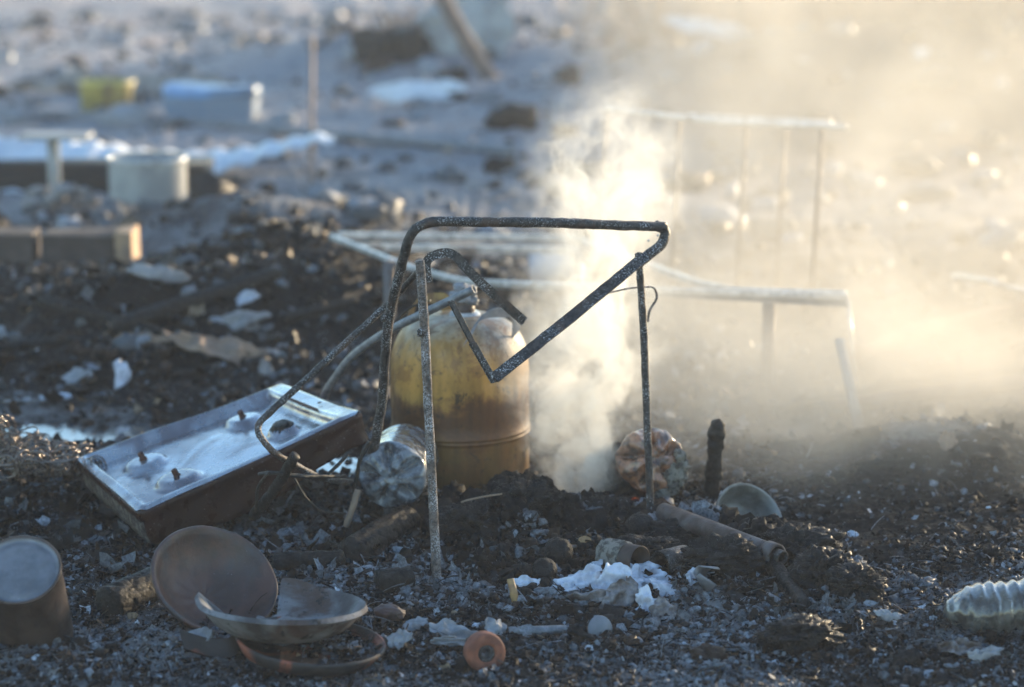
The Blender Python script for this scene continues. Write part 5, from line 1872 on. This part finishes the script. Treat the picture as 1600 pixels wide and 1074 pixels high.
# centre line x = (curve-0.5)*0.6, radius = curve*0.3
xc = curve_node(nt, zt, [(0, 0.49), (0.12, 0.49), (0.3, 0.50), (0.5, 0.57), (0.7, 0.59), (0.85, 0.59), (1, 0.60)])
rc = curve_node(nt, zt, [(0, 0.30), (0.12, 0.42), (0.3, 0.52), (0.5, 0.50), (0.7, 0.56), (0.85, 0.56), (1, 0.50)])
dc = curve_node(nt, zt, [(0, 1.0), (0.08, 1.0), (0.3, 0.75), (0.5, 0.42), (0.7, 0.34), (0.82, 0.26), (0.95, 0.08), (1, 0.0)])
xcc = _math(nt, 'MULTIPLY', _math(nt, 'SUBTRACT', xc, 0.5), 0.6)
rcc = _math(nt, 'MULTIPLY', rc, 0.32)
dx = _math(nt, 'DIVIDE', _math(nt, 'SUBTRACT', sep.outputs['X'], xcc), rcc)
dy = _math(nt, 'DIVIDE', sep.outputs['Y'], rcc)
d2 = _math(nt, 'SQRT', _math(nt, 'ADD', _math(nt, 'MULTIPLY', dx, dx), _math(nt, 'MULTIPLY', dy, dy)))
mask = _range(nt, d2, 1.05, 0.15)
mp = nt.nodes.new('ShaderNodeMapping')
mp.inputs['Scale'].default_value = (1.2, 1.2, 0.75)
nt.links.new(wv, mp.inputs['Vector'])
bil = _range(nt, _noise(nt, mp.outputs[0], 12.0, 5, 0.66, 0.6), 0.42, 0.68)
den = _math(nt, 'MULTIPLY', _math(nt, 'MULTIPLY', mask, bil), dc)
den = _math(nt, 'MULTIPLY', den, 46.0)
pv.inputs['Color'].default_value = (1.0, 0.985, 0.94, 1)
nt.links.new(den, pv.inputs['Density'])
pv.inputs['Anisotropy'].default_value = 0.35
pm.cycles.volume_step_rate = 0.3
vol_box('smoke', (foot.x - 0.28, foot.y - 0.20, foot.z - 0.02), (foot.x + 0.34, foot.y + 0.20, foot.z + 0.93), pm, 'dense white smoke plume rising out of the crack in the mound', 'smoke')
sm_o = bpy.data.objects['smoke']
# object origin at foot so the texture coordinates above start there
off = Vector(foot) - sm_o.location
for vtx in sm_o.data.vertices:
    vtx.co -= off
sm_o.location = foot

# wide drifting smoke bank to the right and behind
bm_, nt, pv = vol_mat('drifting_smoke_bank')
tc = nt.nodes.new('ShaderNodeTexCoord')
vec = tc.outputs['Object']
wv = warped(nt, vec, 1.1, 0.7, 3)
sep = nt.nodes.new('ShaderNodeSeparateXYZ')
nt.links.new(vec, sep.inputs[0])
# object origin at world (0, 5, 0)
edge = _math(nt, 'SUBTRACT', sep.outputs['X'], _math(nt, 'ADD', _math(nt, 'MULTIPLY', sep.outputs['Y'], 0.12), 0.0))
wz = _noise(nt, vec, 1.6, 4, 0.6, 0.5)
edge = _math(nt, 'ADD', edge, _math(nt, 'MULTIPLY', _math(nt, 'SUBTRACT', wz, 0.5), 0.7))
mask = _range(nt, edge, -0.10, 0.50)
bil = _range(nt, _noise(nt, wv, 2.2, 5, 0.62, 0.3), 0.40, 0.62, 0.22, 1.0)
soft = _math(nt, 'MULTIPLY', _range(nt, sep.outputs['Y'], -0.05, 0.4), _range(nt, sep.outputs['Y'], 3.4, 1.4))
soft = _math(nt, 'MULTIPLY', soft, _range(nt, sep.outputs['X'], 2.6, 1.7))
low = _math(nt, 'MULTIPLY', _range(nt, sep.outputs['Y'], -0.40, 0.05), _range(nt, sep.outputs['Z'], 0.50, 0.12))
low = _math(nt, 'MULTIPLY', low, _range(nt, sep.outputs['Y'], 1.2, 0.5))
soft = _math(nt, 'ADD', soft, _math(nt, 'MULTIPLY', low, 3.6))
topf = _range(nt, sep.outputs['Z'], 1.55, 1.1)
den = _math(nt, 'MULTIPLY', _math(nt, 'MULTIPLY', mask, bil), _math(nt, 'MULTIPLY', soft, topf))
den = _math(nt, 'MULTIPLY', den, 0.50)
pv.inputs['Color'].default_value = (0.99, 0.93, 0.83, 1)
nt.links.new(den, pv.inputs['Density'])
pv.inputs['Anisotropy'].default_value = 0.05
bm_.cycles.volume_step_rate = 0.7
o = vol_box('smoke_bank', (-0.6, 4.60, -0.2), (2.7, 8.6, 1.6), bm_, 'sunlit yellowish smoke drifting over the ground at the right', 'smoke')
off = Vector((0, 5.0, 0)) - o.location
for vtx in o.data.vertices:
    vtx.co -= off
o.location = (0, 5.0, 0)
